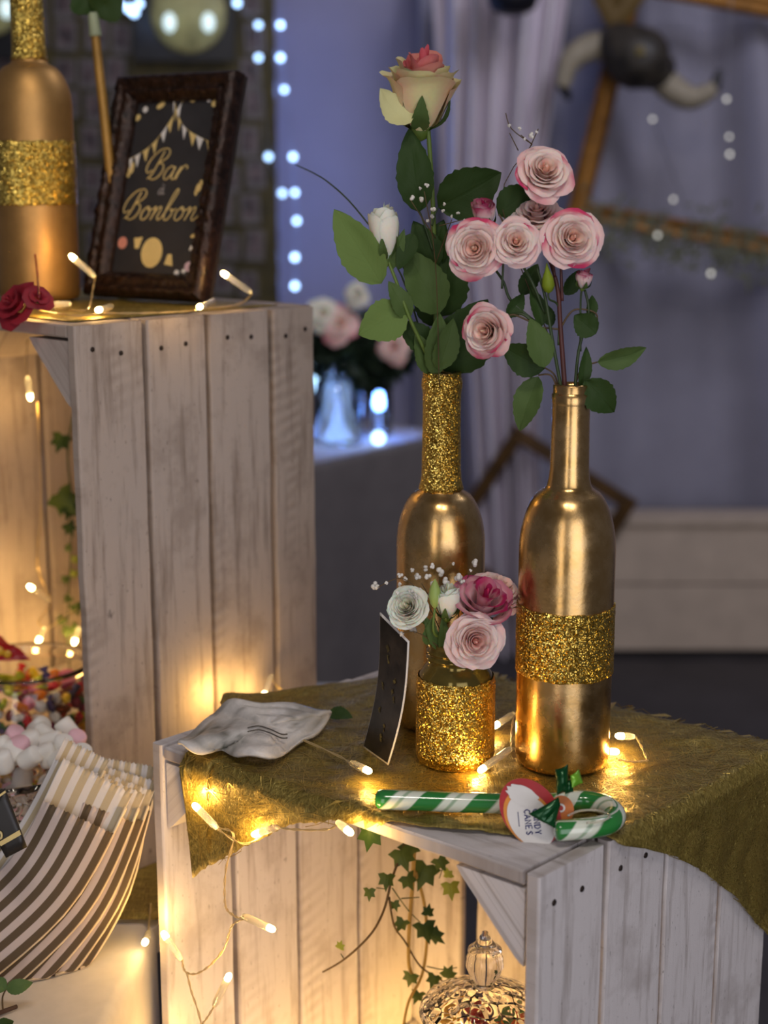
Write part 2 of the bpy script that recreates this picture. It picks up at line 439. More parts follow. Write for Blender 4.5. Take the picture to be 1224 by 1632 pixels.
for u in us:
    e = .0025*nz(u*120, 4)+.002*nz(u*300, 1)
    lo, hi = interp(u, VLO)+e*1.2, interp(u, VHI)+e
    for j in range(nv_+1):
        v = lo+(hi-lo)*j/nv_; vv.append(cloth1(u, v)); uvs.append((u, v))
mb.add(vv, [(i*(nv_+1)+j, (i+1)*(nv_+1)+j, (i+1)*(nv_+1)+j+1, i*(nv_+1)+j+1) for i in range(len(us)-1) for j in range(nv_)], uvs)
cl = build('gold_cloth', mb, FLEECE, label='fibrous gold fleece cloth draped over the crate under the bottles', cat='cloth', solid=.0008, origin=P1(W1/2, D1/2, 0))
def fibres(parent, fn, n, ur, vok, seed):
    rr = random.Random(seed); mb = MB(); vv = []; ff = []
    for _ in range(n):
        u = rr.uniform(*ur); lo, hi = vok(u); v = rr.uniform(lo, hi); a = rr.uniform(0, 2*PI); L = rr.uniform(.012, .045); k = rr.uniform(-30, 30)
        pts = []; ok = True
        for i in range(6):
            aa = a+k*L*i/5*.6; u += math.cos(aa)*L/5; v += math.sin(aa)*L/5
            l2, h2 = vok(u)
            if u < ur[0] or u > ur[1] or v < l2-.004 or v > h2: ok = False; break
            pts.append((u, v, aa))
        if not ok: continue
        b = len(vv); wd = rr.uniform(.00018, .00036); of = rr.uniform(.0004, .0010)
        for (u_, v_, aa) in pts:
            for sg in (-1, 1): vv.append(fn(u_-math.sin(aa)*wd*sg, v_+math.cos(aa)*wd*sg, of))
        ff += [(b+2*i, b+2*i+1, b+2*i+3, b+2*i+2) for i in range(5)]
    mb.add(vv, ff); return build('fibre_mesh', mb, FIBRE, parent, kind='stuff', smooth=False)
fibres(cl, cloth1, 5200, (-.155, .42), lambda u: (interp(u, VLO), interp(u, VHI)), 5)

# ------------------------------------------------------------------ table, tablecloth, gold runner
root = thing('table', 'table under the white tablecloth at the lower left', 'table', (-.75, 1.2, FZ))
tp = [(-1.35, .32), (-.315, .32), (-.225, 1.10), (-.212, 1.215), (-.02, 1.60), (-.02, 1.90), (-1.35, 1.90)]
def prism(poly, z0, z1):
    n = len(poly); v = [V(x, y, z0) for x, y in poly]+[V(x, y, z1) for x, y in poly]
    return MB().add(v, [tuple(range(n))[::-1], tuple(range(n, 2*n))] + [(i, (i+1) % n, n+(i+1) % n, n+i) for i in range(n)])
build('table_top', prism(tp, TZ-.03, TZ-.004), LINEN, root, smooth=False)
for x, y in ((-1.25, .42), (-.30, .42), (-1.25, 1.8), (-.14, 1.8)):
    build('leg', MB().box((x-.02, y-.02, FZ), (x+.02, y+.02, TZ-.03)), PLAINW, root, smooth=False)
# tablecloth: front part of the table, hanging over the edge
def offs(poly, d):
    c = [Vector(p) for p in poly]; n = len(c); out = []
    for i in range(n):
        a, b, e = c[i-1], c[i], c[(i+1) % n]
        n1 = V((b-a).y, -(b-a).x).normalized(); n2 = V((e-b).y, -(e-b).x).normalized()
        m = (n1+n2).normalized(); out.append(b + m*(d/max(.4, m.dot(n1))))
    return out
def rounded(poly, r, k=5):
    out = []; c = [V(*p) for p in poly]; n = len(c)
    for i in range(n):
        a, b, e = c[i-1], c[i], c[(i+1) % n]
        p = b+(a-b).normalized()*r; q = b+(e-b).normalized()*r
        for j in range(k+1):
            t = j/k; out.append(p.lerp(b, t).lerp(b.lerp(q, t), t))
    return out
def dense(poly, step):
    out = []; n = len(poly)
    for i in range(n):
        a, b = poly[i], poly[(i+1) % n]; k = max(1, int((b-a).length/step))
        out += [a.lerp(b, j/k) for j in range(k)]
    return out
def tablecloth(name, label, poly, ztop, zbot, m, group=None, wave=.012, rr=.03):
    pl = dense(rounded(poly, rr), .02); n = len(pl); mb = MB()
    ins = offs(pl, -.004); vv = [V(p.x, p.y, ztop) for p in ins]
    f = [tuple(range(n))]
    lv = [(0.002, ztop-.0015), (.005, ztop-.008)] + [(.006, lerp(ztop-.02, zbot, i/6)) for i in range(7)]
    arc = 0
    for d, z in lv:
        o = offs(pl, d); k = (ztop-z)/(ztop-zbot)
        for i, p in enumerate(o):
            wv = wave*k*(math.sin(i*.55)+.6*math.sin(i*.23+1)); q = offs_cache(pl, i)
            vv.append(V(p.x+q.x*(wv+wave*k), p.y+q.y*(wv+wave*k), z))
    for r in range(len(lv)): f += [(r*n+i, (r+1)*n+i, (r+1)*n+(i+1) % n, r*n+(i+1) % n) for i in range(n)]
    mb.add(vv, f); return build(name, mb, m, label=label, cat='tablecloth', group=group)
def offs_cache(pl, i):
    a, e = pl[i-1], pl[(i+1) % len(pl)]; t = (e-a).normalized(); return V(t.y, -t.x)
tablecloth('tablecloth', 'white tablecloth hanging over the table edge below the striped bags', [V(-1.36, .31), V(-.305, .31), V(-.205, 1.232), V(-1.36, 1.232)], TZ, FZ+.02, LINEN, wave=.0015, rr=.02)
def runner(a, b, off=0):
    # level gold cloth behind the white one, falling over the right edge
    y = lerp(1.236, 1.85, b); xe = interp(y, [(1.236, -.182), (1.6, -.015), (2.0, -.015)]); x = lerp(-1.3, xe, a)
    return V(x, y, TZ+.0008+off+.0006*(nz(x*40, y*40)+.7))
mb = MB().grid(60, 40, runner)
rn = build('gold_runner', mb, FLEECE, label='shiny gold fleece runner on the table under the tall crate', cat='cloth', solid=.0006)

# ------------------------------------------------------------------ bottles and jar
def bottle_profile(r, hs, hn, h, rn_, rl):
    p = [(.001, .006), (r*.55, .004), (r*.86, .0005), (r*.96, .002), (r*.995, .007), (r, .014), (r, hs)]
    for i in range(1, 11):
        t = i/10; p.append((lerp(r, rn_*1.06, 1-math.cos(t*PI/2)) if t < 1 else rn_*1.06, hs+(hn-hs)*math.sin(t*PI/2)))
    p = p[:7]
    for i in range(1, 13):
        t = i/12; rr = rn_*1.22 + (r-rn_*1.22)*max(0, 1-t**2.0)**.60
        p.append((rr, hs+(hn-hs)*t))
    p += [(rn_*1.12, hn+.003), (rn_*1.05, hn+.008), (rn_*1.0, hn+.016), (rn_*.96, h-.03), (rn_*.96, h-.0155), (rl*1.02, h-.0150), (rl*1.04, h-.0135), (rl*1.04, h-.0075), (rl*1.0, h-.0070), (rl*.97, h-.006), (rl*.98, h-.001), (rl*.93, h), (rl*.78, h), (rl*.72, h-.004), (rl*.7, h-.05)]
    return p
def prof_r(p, z):
    # outer radius at height z
    q = [(b, a) for a, b in p if True][3:]
    out = p[5][0]
    for (r0, z0), (r1, z1) in zip(p[5:], p[6:]):
        if z0 <= z <= z1 and z1 > z0: return r0+(r1-r0)*(z-z0)/(z1-z0)
    return out
def bottle(label, c, r, hs, hn, h, rn_, rl, bands, seed, paint=None):
    root = thing('wine_bottle', label, 'bottle', c, 'gold painted bottles')
    T = Matrix.Translation(c); p = bottle_profile(r, hs, hn, h, rn_, rl)
    pf = []
    for (r0, z0), (r1, z1) in zip(p, p[1:]):
        k = 6 if abs(z1-z0) > .05 else 1
        pf += [(lerp(r0, r1, j/k), lerp(z0, z1, j/k)) for j in range(k)]
    pf.append(p[-1])
    build('bottle_body', MB().lathe(pf, 64, T), paint or GOLD, root)
    for (z0, z1) in bands:
        n = 26; prof = [(prof_r(p, z0)+.0001, z0)] + [(prof_r(p, lerp(z0, z1, i/n))+.0011, lerp(z0, z1, i/n)) for i in range(n+1)] + [(prof_r(p, z1)+.0001, z1)]
        def fn(rr, zz, q, z0=z0, z1=z1):
            e = .0016*nz(math.cos(q)*4+seed, math.sin(q)*4, 2)+.0010*nz(math.cos(q)*17, math.sin(q)*17, seed)
            k = abs((zz-z0)/(z1-z0)*2-1)**4
            g = .0004*nz(math.cos(q)*60, math.sin(q)*60, zz*900)
            return rr+g, zz+e*k
        build('glitter_band', MB().lathe(prof, 96, T, fn=fn), GLIT, root, label='rough gold glitter band')
    return root
BR = onz(895, 1213, .004); BL = onz(700, 1150, .004)
bottle('gold painted wine bottle with one glitter band round its middle, holding pink spray roses', BR, .0372, .172, .222, .302, .0150, .0142, [(.077, .131)], 1)
bottle('gold painted wine bottle with glitter covered neck, behind the small glitter jar', BL, .0368, .156, .202, .300, .0150, .0150, [(.2035, .2995)], 2)
B3 = V(-.352, 1.555, ZT+.004)
bottle('gold painted bottle on the tall crate beside the framed sign', B3, .0405, .19, .232, .325, .0155, .0150, [(.095, .157), (.236, .3245)], 3, m_plain('matt_gold_paint', S(196, 152, 92), .5, .9, .06, 50))

JC = onz(725, 1213, .004)
root = thing('mason_jar', 'small squat jar coated in gold glitter, filled with roses', 'jar', JC)
T = Matrix.Translation(JC)
build('jar_glass', MB().lathe([(.001, .003), (.024, .001), (.0285, .003), (.030, .008), (.030, .066), (.0285, .074), (.0245, .080), (.0222, .083), (.0222, .086), (.0236, .0868), (.0236, .0885), (.0222, .0893), (.0222, .0915), (.0234, .0922), (.0234, .0937), (.0222, .0945), (.0222, .0985), (.0228, .0995), (.0222, .1005), (.0205, .1005), (.0200, .098), (.0200, .05), (.001, .045)], 56, T), OLIVE_GLASS, root)
def gj(rr, zz, q):
    e = .002*nz(math.cos(q)*5, math.sin(q)*5, 2)
    return rr+.0004*nz(math.cos(q)*60, math.sin(q)*60, zz*900), zz+(e if zz > .06 else 0)
build('glitter_coat', MB().lathe([(.0270, .0016), (.0298, .0036), (.0312, .0085)] + [(.0313, .0085+.0595*i/26) for i in range(27)] + [(.0306, .0715), (.0298, .0725)], 96, T, fn=gj), GLIT, root, label='rough gold glitter coating')

# ------------------------------------------------------------------ flowers
CAM = V(0, 0, HC)
def leaf(parent, base, tip, wd, m, bend=.12, roll=0, fold=.25, seed=0, name='leaf', face=None):
    base, tip = Vector(base), Vector(tip); d = tip-base; L = d.length; d = d.normalized()
    f = face if face else (CAM-base).normalized()
    s = d.cross(f).normalized(); n = s.cross(d).normalized()
    q = Matrix.Rotation(roll, 3, d); s = q @ s; n = q @ n
    def fn(a, b):
        sv = b*2-1
        hw = wd/2*(math.sin(PI*min(1, a**.78))**.8 if 0 < a < 1 else 0)
        hw *= 1+.05*math.sin(a*46)*(abs(sv) > .9)
        p = base+d*(L*a) + n*(bend*L*math.sin(PI*a)*.7 - bend*L*a*a*.6) + s*(hw*sv) + n*(fold*abs(sv)**1.3*hw) + n*(.05*wd*nz(a*4+seed, sv*2, seed))
        return p
    return build(name, MB().grid(18, 8, fn), m, parent)
SPINK = dict(inn=S(248, 202, 182), body=S(250, 216, 206), edge=S(206, 36, 96), out=S(244, 206, 202), amt=1.0, k=4.2)
SPALE = dict(inn=S(240, 184, 172), body=S(250, 214, 206), edge=S(232, 150, 156), out=S(246, 212, 204), amt=.45)
SMAG = dict(inn=S(186, 36, 90), body=S(238, 196, 198), edge=S(172, 20, 86), out=S(240, 206, 204), amt=1.0, base=.75)
SWHITE = dict(inn=S(238, 232, 206), body=S(246, 240, 226), edge=S(250, 246, 236), out=S(242, 236, 220), amt=.3)
SBICO = dict(inn=S(222, 104, 112), body=S(234, 190, 160), edge=S(212, 84, 100), out=S(224, 218, 160), amt=.95, base=.6)
SRED = dict(inn=S(140, 16, 30), body=S(150, 24, 40), edge=S(120, 12, 30), out=S(150, 24, 40), amt=.5)
def rose(parent, c, axis, Rr, sch, NL=6, seed=0, zs=1.0, closed=0.0, outer_cream=False, sepal=True, label=None, name='bloom', grid=8, curl=1.0):
    rr = random.Random(seed*17+3); M = frame_z(axis, rr.uniform(0, 6.28)); c = Vector(c)
    Rr = Rr*.95 if closed < .4 else Rr
    if closed < .4 and NL >= 5: NL += 2
    H0 = Rr*1.05*zs
    cpt = c - (M @ V(0, 0, H0*.45))
    W = lambda p: cpt + M @ p
    mb = MB().sphere(cpt + M @ V(0, 0, H0*.45), Rr*.10, 10, 8, (1, 1, 5.2*zs), M, .25, seed)
    mb.c = [sch['inn']]*len(mb.v)
    core = build(name, mb, PETAL, parent, label=label)
    th = 0
    for k in range(NL):
        sp = Rr*1.15/NL; a = k/(NL-1); n = 2 if k == 0 else (3 if k < 3 else (4 if k < 6 else 5))
        for j in range(n):
            th += 2*PI/n + rr.uniform(-.28, .28)
            wa = (2*PI/n)*(.76 if n > 2 else .6)*(1-.1*closed)*rr.uniform(.85, 1.15)
            rm = Rr*(.07+.80*a**1.08)*(1-.42*closed*a)*rr.uniform(.93, 1.06); H = H0*(1.02-.46*a*a*(1-closed))*rr.uniform(.92, 1.06)
            cu = curl*max(0, (a-.2))*(1-.55*closed)*rr.uniform(.45, 1.35); sd = rr.uniform(0, 99)
            tip = rr.uniform(-.06, .14); tl = rr.uniform(-.25, .25)
            def fn(x, y, th=th, wa=wa, rm=rm, H=H, cu=cu, sd=sd, a=a, tip=tip, tl=tl):
                s_ = x*2-1; t = y*(1-.20*abs(s_)**2.4+tl*.25*s_) + tip*y**3*(1-abs(s_))*.6
                t = max(0, t); tc = min(1, t)
                ang = th + s_*wa*(.34+.66*tc**.45)
                op = .30+.70*tc**.5; bd = math.sin(PI*(.10+.66*tc))
                rho = rm*lerp(op, bd, sm(.5, .9, closed)); rho *= 1-.30*(1-a)*t**3*(1-closed)
                z = H*t
                roll = sm(-.10, .16, a)*(1-.75*closed)
                rho += roll*sp*1.25*t**3.5 + cu*Rr*.08*t**5; z -= roll*sp*.75*t**6 + cu*Rr*.20*t**5
                rho *= 1+.10*t*nz(s_*1.7+sd, t*2, sd); z += Rr*.10*t*nz(s_*2.0, sd, t)
                return W(V(rho*math.cos(ang), rho*math.sin(ang), z))
            def colr(x, y, a=a, sd=sd):
                s_ = x*2-1
                cc = mixc(sch['inn'], sch['body'], a*2.2)
                if outer_cream and a > .5: cc = mixc(sch['out'], sch['body'], sm(.2, .9, abs(s_+.3*nz(sd)))*.8)
                elif a > .6: cc = mixc(cc, sch['out'], (a-.6)*2)
                e = sm(.66, 1.0, max(y, abs(s_)*.9*y+.1) + .14*nz(s_*3+sd, y*3, 1))*sch['amt']
                if outer_cream: e *= 1.0 if a < .5 else .12
                elif closed < .4: e *= sm(.70, 1.0, a)*.9+.10
                e *= sch.get('base', .14)+sch.get('k', 2.4)*max(0, nz(sd*3.3, s_*.7))
                return mixc(cc, sch['edge'], e)
            build('petal', MB().grid(grid, grid, fn, colr), PETAL, core)
    if sepal:
        mb = MB().lathe([(.0005, -H0*.16), (Rr*.16, -H0*.10), (Rr*.22, H0*.02), (Rr*.20, H0*.10)], 12, Matrix.Translation(cpt) @ M.to_4x4())
        build('calyx', mb, STEM_G, core)
        for i in range(5):
            q = i*2*PI/5+seed; dr = V(math.cos(q), math.sin(q), 0); rad = Rr*(.75 if closed < .5 else .66)
            leaf(core, W(dr*Rr*.12), W(dr*rad + V(0, 0, H0*(.45 if closed > .3 else .12))), Rr*.36, LEAF_M, .2, face=(M @ (dr*.8+V(0, 0, -.6))), seed=i, name='sepal')
    return core, cpt
def stem(parent, pts, r, m, name='stem', k=6):
    c = catmull(pts, k); n = len(c)
    rs = [lerp(r, r*.75, i/(n-1)) for i in range(n)]
    return build(name, MB().tube(c, rs, 7), m, parent)

Y1, Y2 = BR.y, BL.y
def face_dir(dx, dz, dy=-1): return V(dx, dy, dz)
# --- right bottle: one branching spray rose
mouth = at(903, 640, Y1)
root = thing('spray_rose', 'branching pink spray rose with red-brown stems in the right bottle', 'rose', at(901, 665, Y1))
nodeA = at(893, 520, Y1); nodeB = at(884, 440, Y1)
stem(root, [at(903, 700, Y1), at(900, 620, Y1), nodeA, at(890, 470, Y1), nodeB], .0021, STEM_R)
heads = [
    (868, 274, Y1+.008, face_dir(.10, .55), 45, SPINK, 6, 0),
    (856, 340, Y1+.022, face_dir(-.10, .75, -.6), 40, SPALE, 5, 0),
    (912, 380, Y1-.012, face_dir(.08, .22), 46, SPINK, 7, 0),
    (757, 396, Y1-.010, face_dir(-.22, .12), 47, SPINK, 7, 0),
    (822, 386, Y1-.014, face_dir(-.02, .30), 39, SPINK, 6, 0),
    (775, 528, Y1-.012, face_dir(-.50, .10), 43, SPINK, 6, .1)]
for i, (x, y, Y, ax, rp, sch, nl, cz) in enumerate(heads):
    c = at(x, y, Y); Rr = px2m(rp, Y); co, cp = rose(root, c, ax, Rr, sch, nl, i+1, closed=cz)
    axn = Vector(ax).normalized(); b0 = cp-axn*Rr*.12
    if i == 5: pts = [at(870, 560, Y1), at(850, 515, Y1), at(822, 500, Y1+.004), b0-axn*.012, b0]
    elif i == 3: pts = [at(862, 520, Y1+.004), at(815, 480, Y1+.006), at(800, 445, Y1+.006), b0-axn*.012, b0]
    elif i == 4: pts = [at(868, 500, Y1+.003), at(848, 450, Y1), b0-axn*.014, b0]
    else: pts = [nodeB if i != 2 else at(896, 480, Y1), lerp(nodeB, b0, .5)+V(0, .004, 0), b0-axn*.012, b0]
    stem(root, pts, .0012, STEM_R if i < 3 else STEM_D)
for (x, y, Y, ax, rp, sch, zs, b) in ((772, 342, Y1+.004, V(-.15, -.5, 1), 30, SMAG, 1.5, (800, 400)), (930, 446, Y1-.006, V(.1, -.25, 1), 22, SMAG, 1.3, (925, 500)), (873, 444, Y1-.008, V(-.1, -.1, 1), 12, None, 1.8, (890, 490))):
    c = at(x, y, Y); Rr = px2m(rp, Y)
    if sch:
        co, cp = rose(root, c, ax, Rr, sch, 4, int(x), zs=zs, closed=.8, name='bud', grid=5)
    else:
        M = frame_z(ax); cp = c-(M @ V(0, 0, Rr*1.6)); co = build('bud', MB().lathe([(.0004, -.3*Rr), (Rr*.55, 0), (Rr*.85, Rr*.7), (Rr*.7, Rr*1.7), (Rr*.3, Rr*2.7), (.0003, Rr*3.6)], 10, Matrix.Translation(cp) @ M.to_4x4()), LEAF_Y, root)
    stem(root, [at(b[0], b[1]+60, Y1), at(b[0], b[1], Y1), cp-Vector(ax).normalized()*.006, cp], .0009, STEM_D)
stem(root, [at(915, 640, Y1), at(922, 560, Y1), at(938, 500, Y1), at(932, 462, Y1)], .0013, STEM_D)
stem(root, [at(898, 640, Y1-.003), at(880, 540, Y1-.006), at(868, 470, Y1-.004), at(855, 425, Y1)], .0014, STEM_D)
RL = [(858, 600, 826, 688, 46, LEAF_M, .01, .3), (868, 588, 800, 552, 52, LEAF_D, .004, -.2), (868, 586, 846, 506, 42, LEAF_M, -.006, .25), (950, 532, 915, 502, 40, LEAF_D, -.004, 0), (952, 577, 1032, 556, 36, LEAF_M, -.004, .5), (932, 606, 980, 658, 52, LEAF_D, -.008, 0), (808, 505, 836, 468, 26, LEAF_D, .004, .3), (864, 520, 846, 455, 26, LEAF_D, .002, .4), (926, 618, 936, 552, 22, LEAF_D, -.002, .4), (794, 342, 850, 298, 54, LEAF_D, .03, 0), (938, 505, 945, 470, 22, LEAF_D, .002, .6), (880, 520, 862, 480, 22, LEAF_D, .01, .2), (900, 470, 925, 430, 26, LEAF_D, .02, .3), (830, 470, 858, 420, 30, LEAF_D, .02, .1)]
for i, (x0, y0, x1, y1, wd, m, dy, rl) in enumerate(RL):
    leaf(root, at(x0, y0, Y1+dy), at(x1, y1, Y1+dy+.004), px2m(wd, Y1), m, .10, rl, .3, i)
for pts in ([(893, 640), (880, 600), (858, 598)], [(893, 640), (885, 600), (868, 586)], [(912, 640), (925, 590), (952, 577)], [(912, 640), (922, 610), (932, 605)], [(895, 520), (915, 494), (950, 500), (948, 530)], [(850, 515), (820, 502), (808, 505)], [(893, 525), (862, 522)], [(822, 400), (800, 350), (794, 342)]):
    stem(root, [at(x, y, Y1) for x, y in pts], .0008, STEM_B, name='leaf_stalk')

# --- left bottle: tall two-tone rose, white rosebud
def stem_thing(name, label, x, y, Y): return thing(name, label, 'rose', at(x, y, Y), 'roses in the left bottle')
root = stem_thing('long_rose', 'tall rose with coral pink centre and cream green outer petals in the left bottle', 697, 640, Y2)
rose(root, at(672, 152, Y2), V(.06, -.16, 1), px2m(76, Y2), SBICO, 6, 41, zs=1.42, closed=.60, outer_cream=True, curl=.9)
leaf(root, at(655, 196, Y2-.02), at(604, 145, Y2-.014), px2m(46, Y2), m_leaf('petal_green_cream', S(190, 188, 134), S(200, 198, 146), .7), -.2, .5, .15, 3, name='guard_petal')
stem(root, [at(700, 690, Y2), at(698, 600, Y2), at(694, 480, Y2+.006), at(690, 330, Y2+.004), at(682, 200, Y2)], .0024, STEM_G)
LL = [(668, 338, 652, 204, 56, LEAF_D, -.004, 0), (698, 330, 800, 276, 78, LEAF_D, .004, .15), (700, 500, 648, 396, 66, LEAF_M, -.006, .2), (702, 505, 718, 388, 78, LEAF_D, .010, -.1), (708, 592, 778, 478, 92, LEAF_D, .008, .1), (692, 598, 702, 500, 42, LEAF_M, -.010, .2), (690, 560, 636, 512, 44, LEAF_D, -.002, .2), (692, 430, 660, 352, 48, LEAF_D, .006, .2), (690, 425, 706, 350, 44, LEAF_D, .012, -.3), (698, 590, 724, 508, 40, LEAF_M, -.012, .3), (694, 520, 662, 440, 40, LEAF_D, .014, 0), (688, 440, 640, 420, 40, LEAF_D, .016, .3), (684, 596, 664, 530, 34, LEAF_M, -.006, .3)]
for i, (x0, y0, x1, y1, wd, m, dy, rl) in enumerate(LL):
    leaf(root, at(x0, y0, Y2+dy), at(x1, y1, Y2+dy-.004), px2m(wd, Y2), m, .12, rl, .22, i+30)
stem(root, [at(690, 400, Y2), at(672, 345, Y2), at(668, 338, Y2)], .0008, STEM_D, 'leaf_stalk')
stem(root, [at(688, 360, Y2), at(694, 340, Y2), at(698, 330, Y2)], .0008, STEM_D, 'leaf_stalk')
root = stem_thing('white_rose', 'closed white rosebud on a bright green stem in the left bottle', 692, 640, Y2-.006)
Yw = Y2-.02
rose(root, at(613, 376, Yw), V(-.08, -.12, 1), px2m(38, Yw), SWHITE, 5, 77, zs=1.95, closed=.78, name='bud', curl=.4)
stem(root, [at(697, 690, Y2-.004), at(692, 600, Y2-.008), at(652, 505, Yw), at(632, 450, Yw), at(617, 412, Yw)], .0017, STEM_G)
for i, (x0, y0, x1, y1, wd, m, rl) in enumerate([(608, 452, 532, 334, 66, LEAF_L, -.1), (648, 496, 571, 533, 66, LEAF_L, .1), (652, 508, 620, 448, 34, LEAF_M, .3), (622, 430, 645, 365, 20, LEAF_M, .2), (660, 372, 634, 430, 30, LEAF_D, .1)]):
    leaf(root, at(x0, y0, Yw+.002), at(x1, y1, Yw-.004), px2m(wd, Yw), m, .08, rl, .2, i+60)

# --- gypsophila sprays
def gyps(label, stems, balls, Yb, group='gypsophila sprigs', rs=.0019):
    root = thing('gypsophila_sprig', label, 'flower', at(stems[0][0][0], stems[0][0][1], Yb), group)
    for s_ in stems: stem(root, [at(x, y, Yb+dy) for x, y, dy in s_], .00045, STEM_B, k=4)
    for i, (x, y, r) in enumerate(balls):
        c = at(x, y, Yb+R.uniform(-.012, .012)); mb = MB(); rr_ = px2m(r, Yb)
        for k in range(5):
            d = V(R.gauss(0, 1), R.gauss(0, 1), R.gauss(0, 1)).normalized()*rr_*.55
            mb.sphere(c+d, rr_*.55, 6, 4)
        o = build('blossom', mb, BABY, root)
    return root
gyps('thin sprig of tiny white buds between the leaves of the left bottle', [[(700, 620, 0), (694, 420, 0), (676, 305, -.01)], [(694, 420, 0), (720, 350, -.01)], [(694, 380, 0), (655, 320, -.01)], [(700, 360, -.01), (738, 350, -.01)]],
     [(680, 295, 4), (656, 316, 5), (672, 317, 5), (690, 335, 5), (688, 345, 4), (708, 325, 3), (720, 345, 3), (706, 336, 3), (730, 340, 3), (740, 352, 3), (682, 352, 3), (670, 300, 3)], Y2-.022)
gyps('thin bare sprig rising behind the topmost pink rose', [[(885, 560, 0), (800, 330, .02), (848, 230, .03)], [(848, 230, .03), (815, 205, .03), (806, 180, .03)], [(848, 230, .03), (830, 215, .03)], [(840, 245, .03), (858, 205, .03)], [(826, 240, .03), (812, 212, .03)]],
     [(848, 216, 5), (836, 222, 3), (812, 200, 3), (855, 210, 3), (828, 205, 3)], Y1+.01)
root = thing('grass_stem', 'long thin dark stem arching out to the left above the white rosebud', 'stem', at(640, 500, Y2))
stem(root, [at(690, 600, Y2+.01), at(640, 440, Y2+.03), at(575, 342, Y2+.05), at(520, 288, Y2+.10), at(470, 262, Y2+.22)], .0008, STEM_D)

# --- flowers in the glitter jar
YJ = JC.y
def jar_flower(name, label): return thing(name, label, 'rose' if 'rose' in name else 'flower', at(722, 1062, YJ), 'flowers in the glitter jar')
def jstem(root, c, ax, k): stem(root, [JC+V(R.uniform(-.008, .008), R.uniform(-.008, .008), .05), JC+V(k[0]*.012, k[1]*.012, .098), Vector(c)-Vector(ax).normalized()*.02, c], .0013, STEM_G)
for (nme, lab, x, y, dy, ax, rp, sch, nl, zs, cz, k) in [
    ('pink_rose', 'open pale pink rose leaning over the rim of the glitter jar', 757, 1021, -.034, V(.1, -1, .22), 48, SPALE, 8, 1.0, 0, (.6, -1)),
    ('magenta_rose', 'half closed rose with magenta petal edges in the glitter jar', 770, 960, -.010, V(.20, -.55, .9), 56, SMAG, 5, 1.15, .45, (.5, 0)),
    ('ruffled_rose', 'ruffled pale pink rose tilted back at the right of the glitter jar', 795, 942, .012, V(.45, -.45, .9), 44, SPINK, 6, 1.0, 0, (.8, .4)),
    ('white_ranunculus', 'round white ranunculus at the left of the glitter jar', 650, 968, -.012, V(-.28, -.8, .5), 39, SWHITE, 8, 1.0, .25, (-.9, -.3)),
    ('white_bud', 'plump greenish white bud in the middle of the glitter jar', 713, 962, -.016, V(.02, -.2, 1), 34, SWHITE, 5, 1.55, .85, (0, -.3))]:
    root = jar_flower(nme, lab); c = at(x, y, YJ+dy); co, cp = rose(root, c, ax, px2m(rp, YJ), sch, nl, int(x), zs=zs, closed=cz)
    jstem(root, cp, ax, k)
    if nme == 'white_ranunculus':
        for q in ((672, 1012, 690, 985, 24), (690, 1020, 676, 980, 20), (700, 1028, 706, 985, 22)):
            leaf(root, at(q[0]+8, q[1]+16, YJ-.014), at(q[2], q[3], YJ-.016), px2m(q[4], YJ), LEAF_M, .1, .3, .2, 3)
root = jar_flower('green_bud', 'small closed light green bud beside the white one in the glitter jar')
bp = at(693, 950, YJ-.02)
build('bud', MB().lathe([(.0005, -.010), (.0035, -.006), (.0048, 0), (.0040, .006), (.0018, .011), (.0003, .0135)], 10, Matrix.Translation(bp)), m_plain('bud_green', S(158, 182, 96), .5), root)
jstem(root, bp+V(0, 0, -.01), V(0, 0, 1), (-.2, -.3))
bl = [(x+R.uniform(-4, 4), y+R.uniform(-4, 4), r) for x, y, r in [(701, 912, 8), (706, 926, 7), (714, 930, 6), (668, 922, 6), (650, 926, 5), (640, 918, 5), (684, 918, 6), (690, 928, 5), (733, 922, 8), (741, 930, 5), (745, 938, 6), (636, 934, 4), (655, 940, 5), (672, 940, 6), (680, 950, 5), (726, 940, 5), (640, 1008, 5), (655, 1006, 6), (753, 895, 7), (749, 910, 3), (724, 902, 3), (660, 912, 4), (676, 908, 5), (692, 905, 5), (630, 942, 4), (662, 952, 5), (600, 935, 7), (616, 932, 3)]]
gyps('cluster of tiny white gypsophila behind the white flowers of the glitter jar', [[(722, 1050, 0), (705, 980, 0), (700, 915, 0)], [(716, 1040, 0), (680, 960, 0), (642, 922, 0), (602, 936, 0)], [(720, 1040, 0), (735, 960, .005), (752, 897, .005)], [(705, 985, 0), (672, 930, 0)], [(716, 1045, -.01), (670, 1010, -.015), (642, 1008, -.02)], [(730, 975, 0), (742, 930, 0)]], bl, YJ-.004)

# ------------------------------------------------------------------ small dark folded card by the jar
ca = [at(606, 976, YJ+.012), at(652, 1022, YJ-.018), at(619, 1188, YJ-.012), at(579, 1118, YJ+.026)]
ca[2].z = .0055; ca[3].z = .0055
def cardf(a, b):
    p = ca[3].lerp(ca[2], a).lerp(ca[0].lerp(ca[1], a), b)
    return p + V(.6, -.5, 0)*(.008*math.sin(PI*b)*(1-.2*a))*1.0
root = thing('place_card', 'dark curled card with white edges leaning beside the glitter jar', 'card', (ca[2]+ca[3])/2)
mbc = MB().grid(10, 16, cardf)
o = build('card_sheet', mbc, WHITE, root, solid=.0009)
def cardo(a, b):
    n = (ca[2]-ca[3]).cross(ca[0]-ca[3]).normalized(); n = n if n.y < 0 else -n
    return cardf(.02+.955*a, .015+.97*b) + n*.0008
build('dark_print', MB().grid(10, 16, cardo), m_plain('card_dark_print', S(44, 38, 34), .3, 0, .45, 60), root)
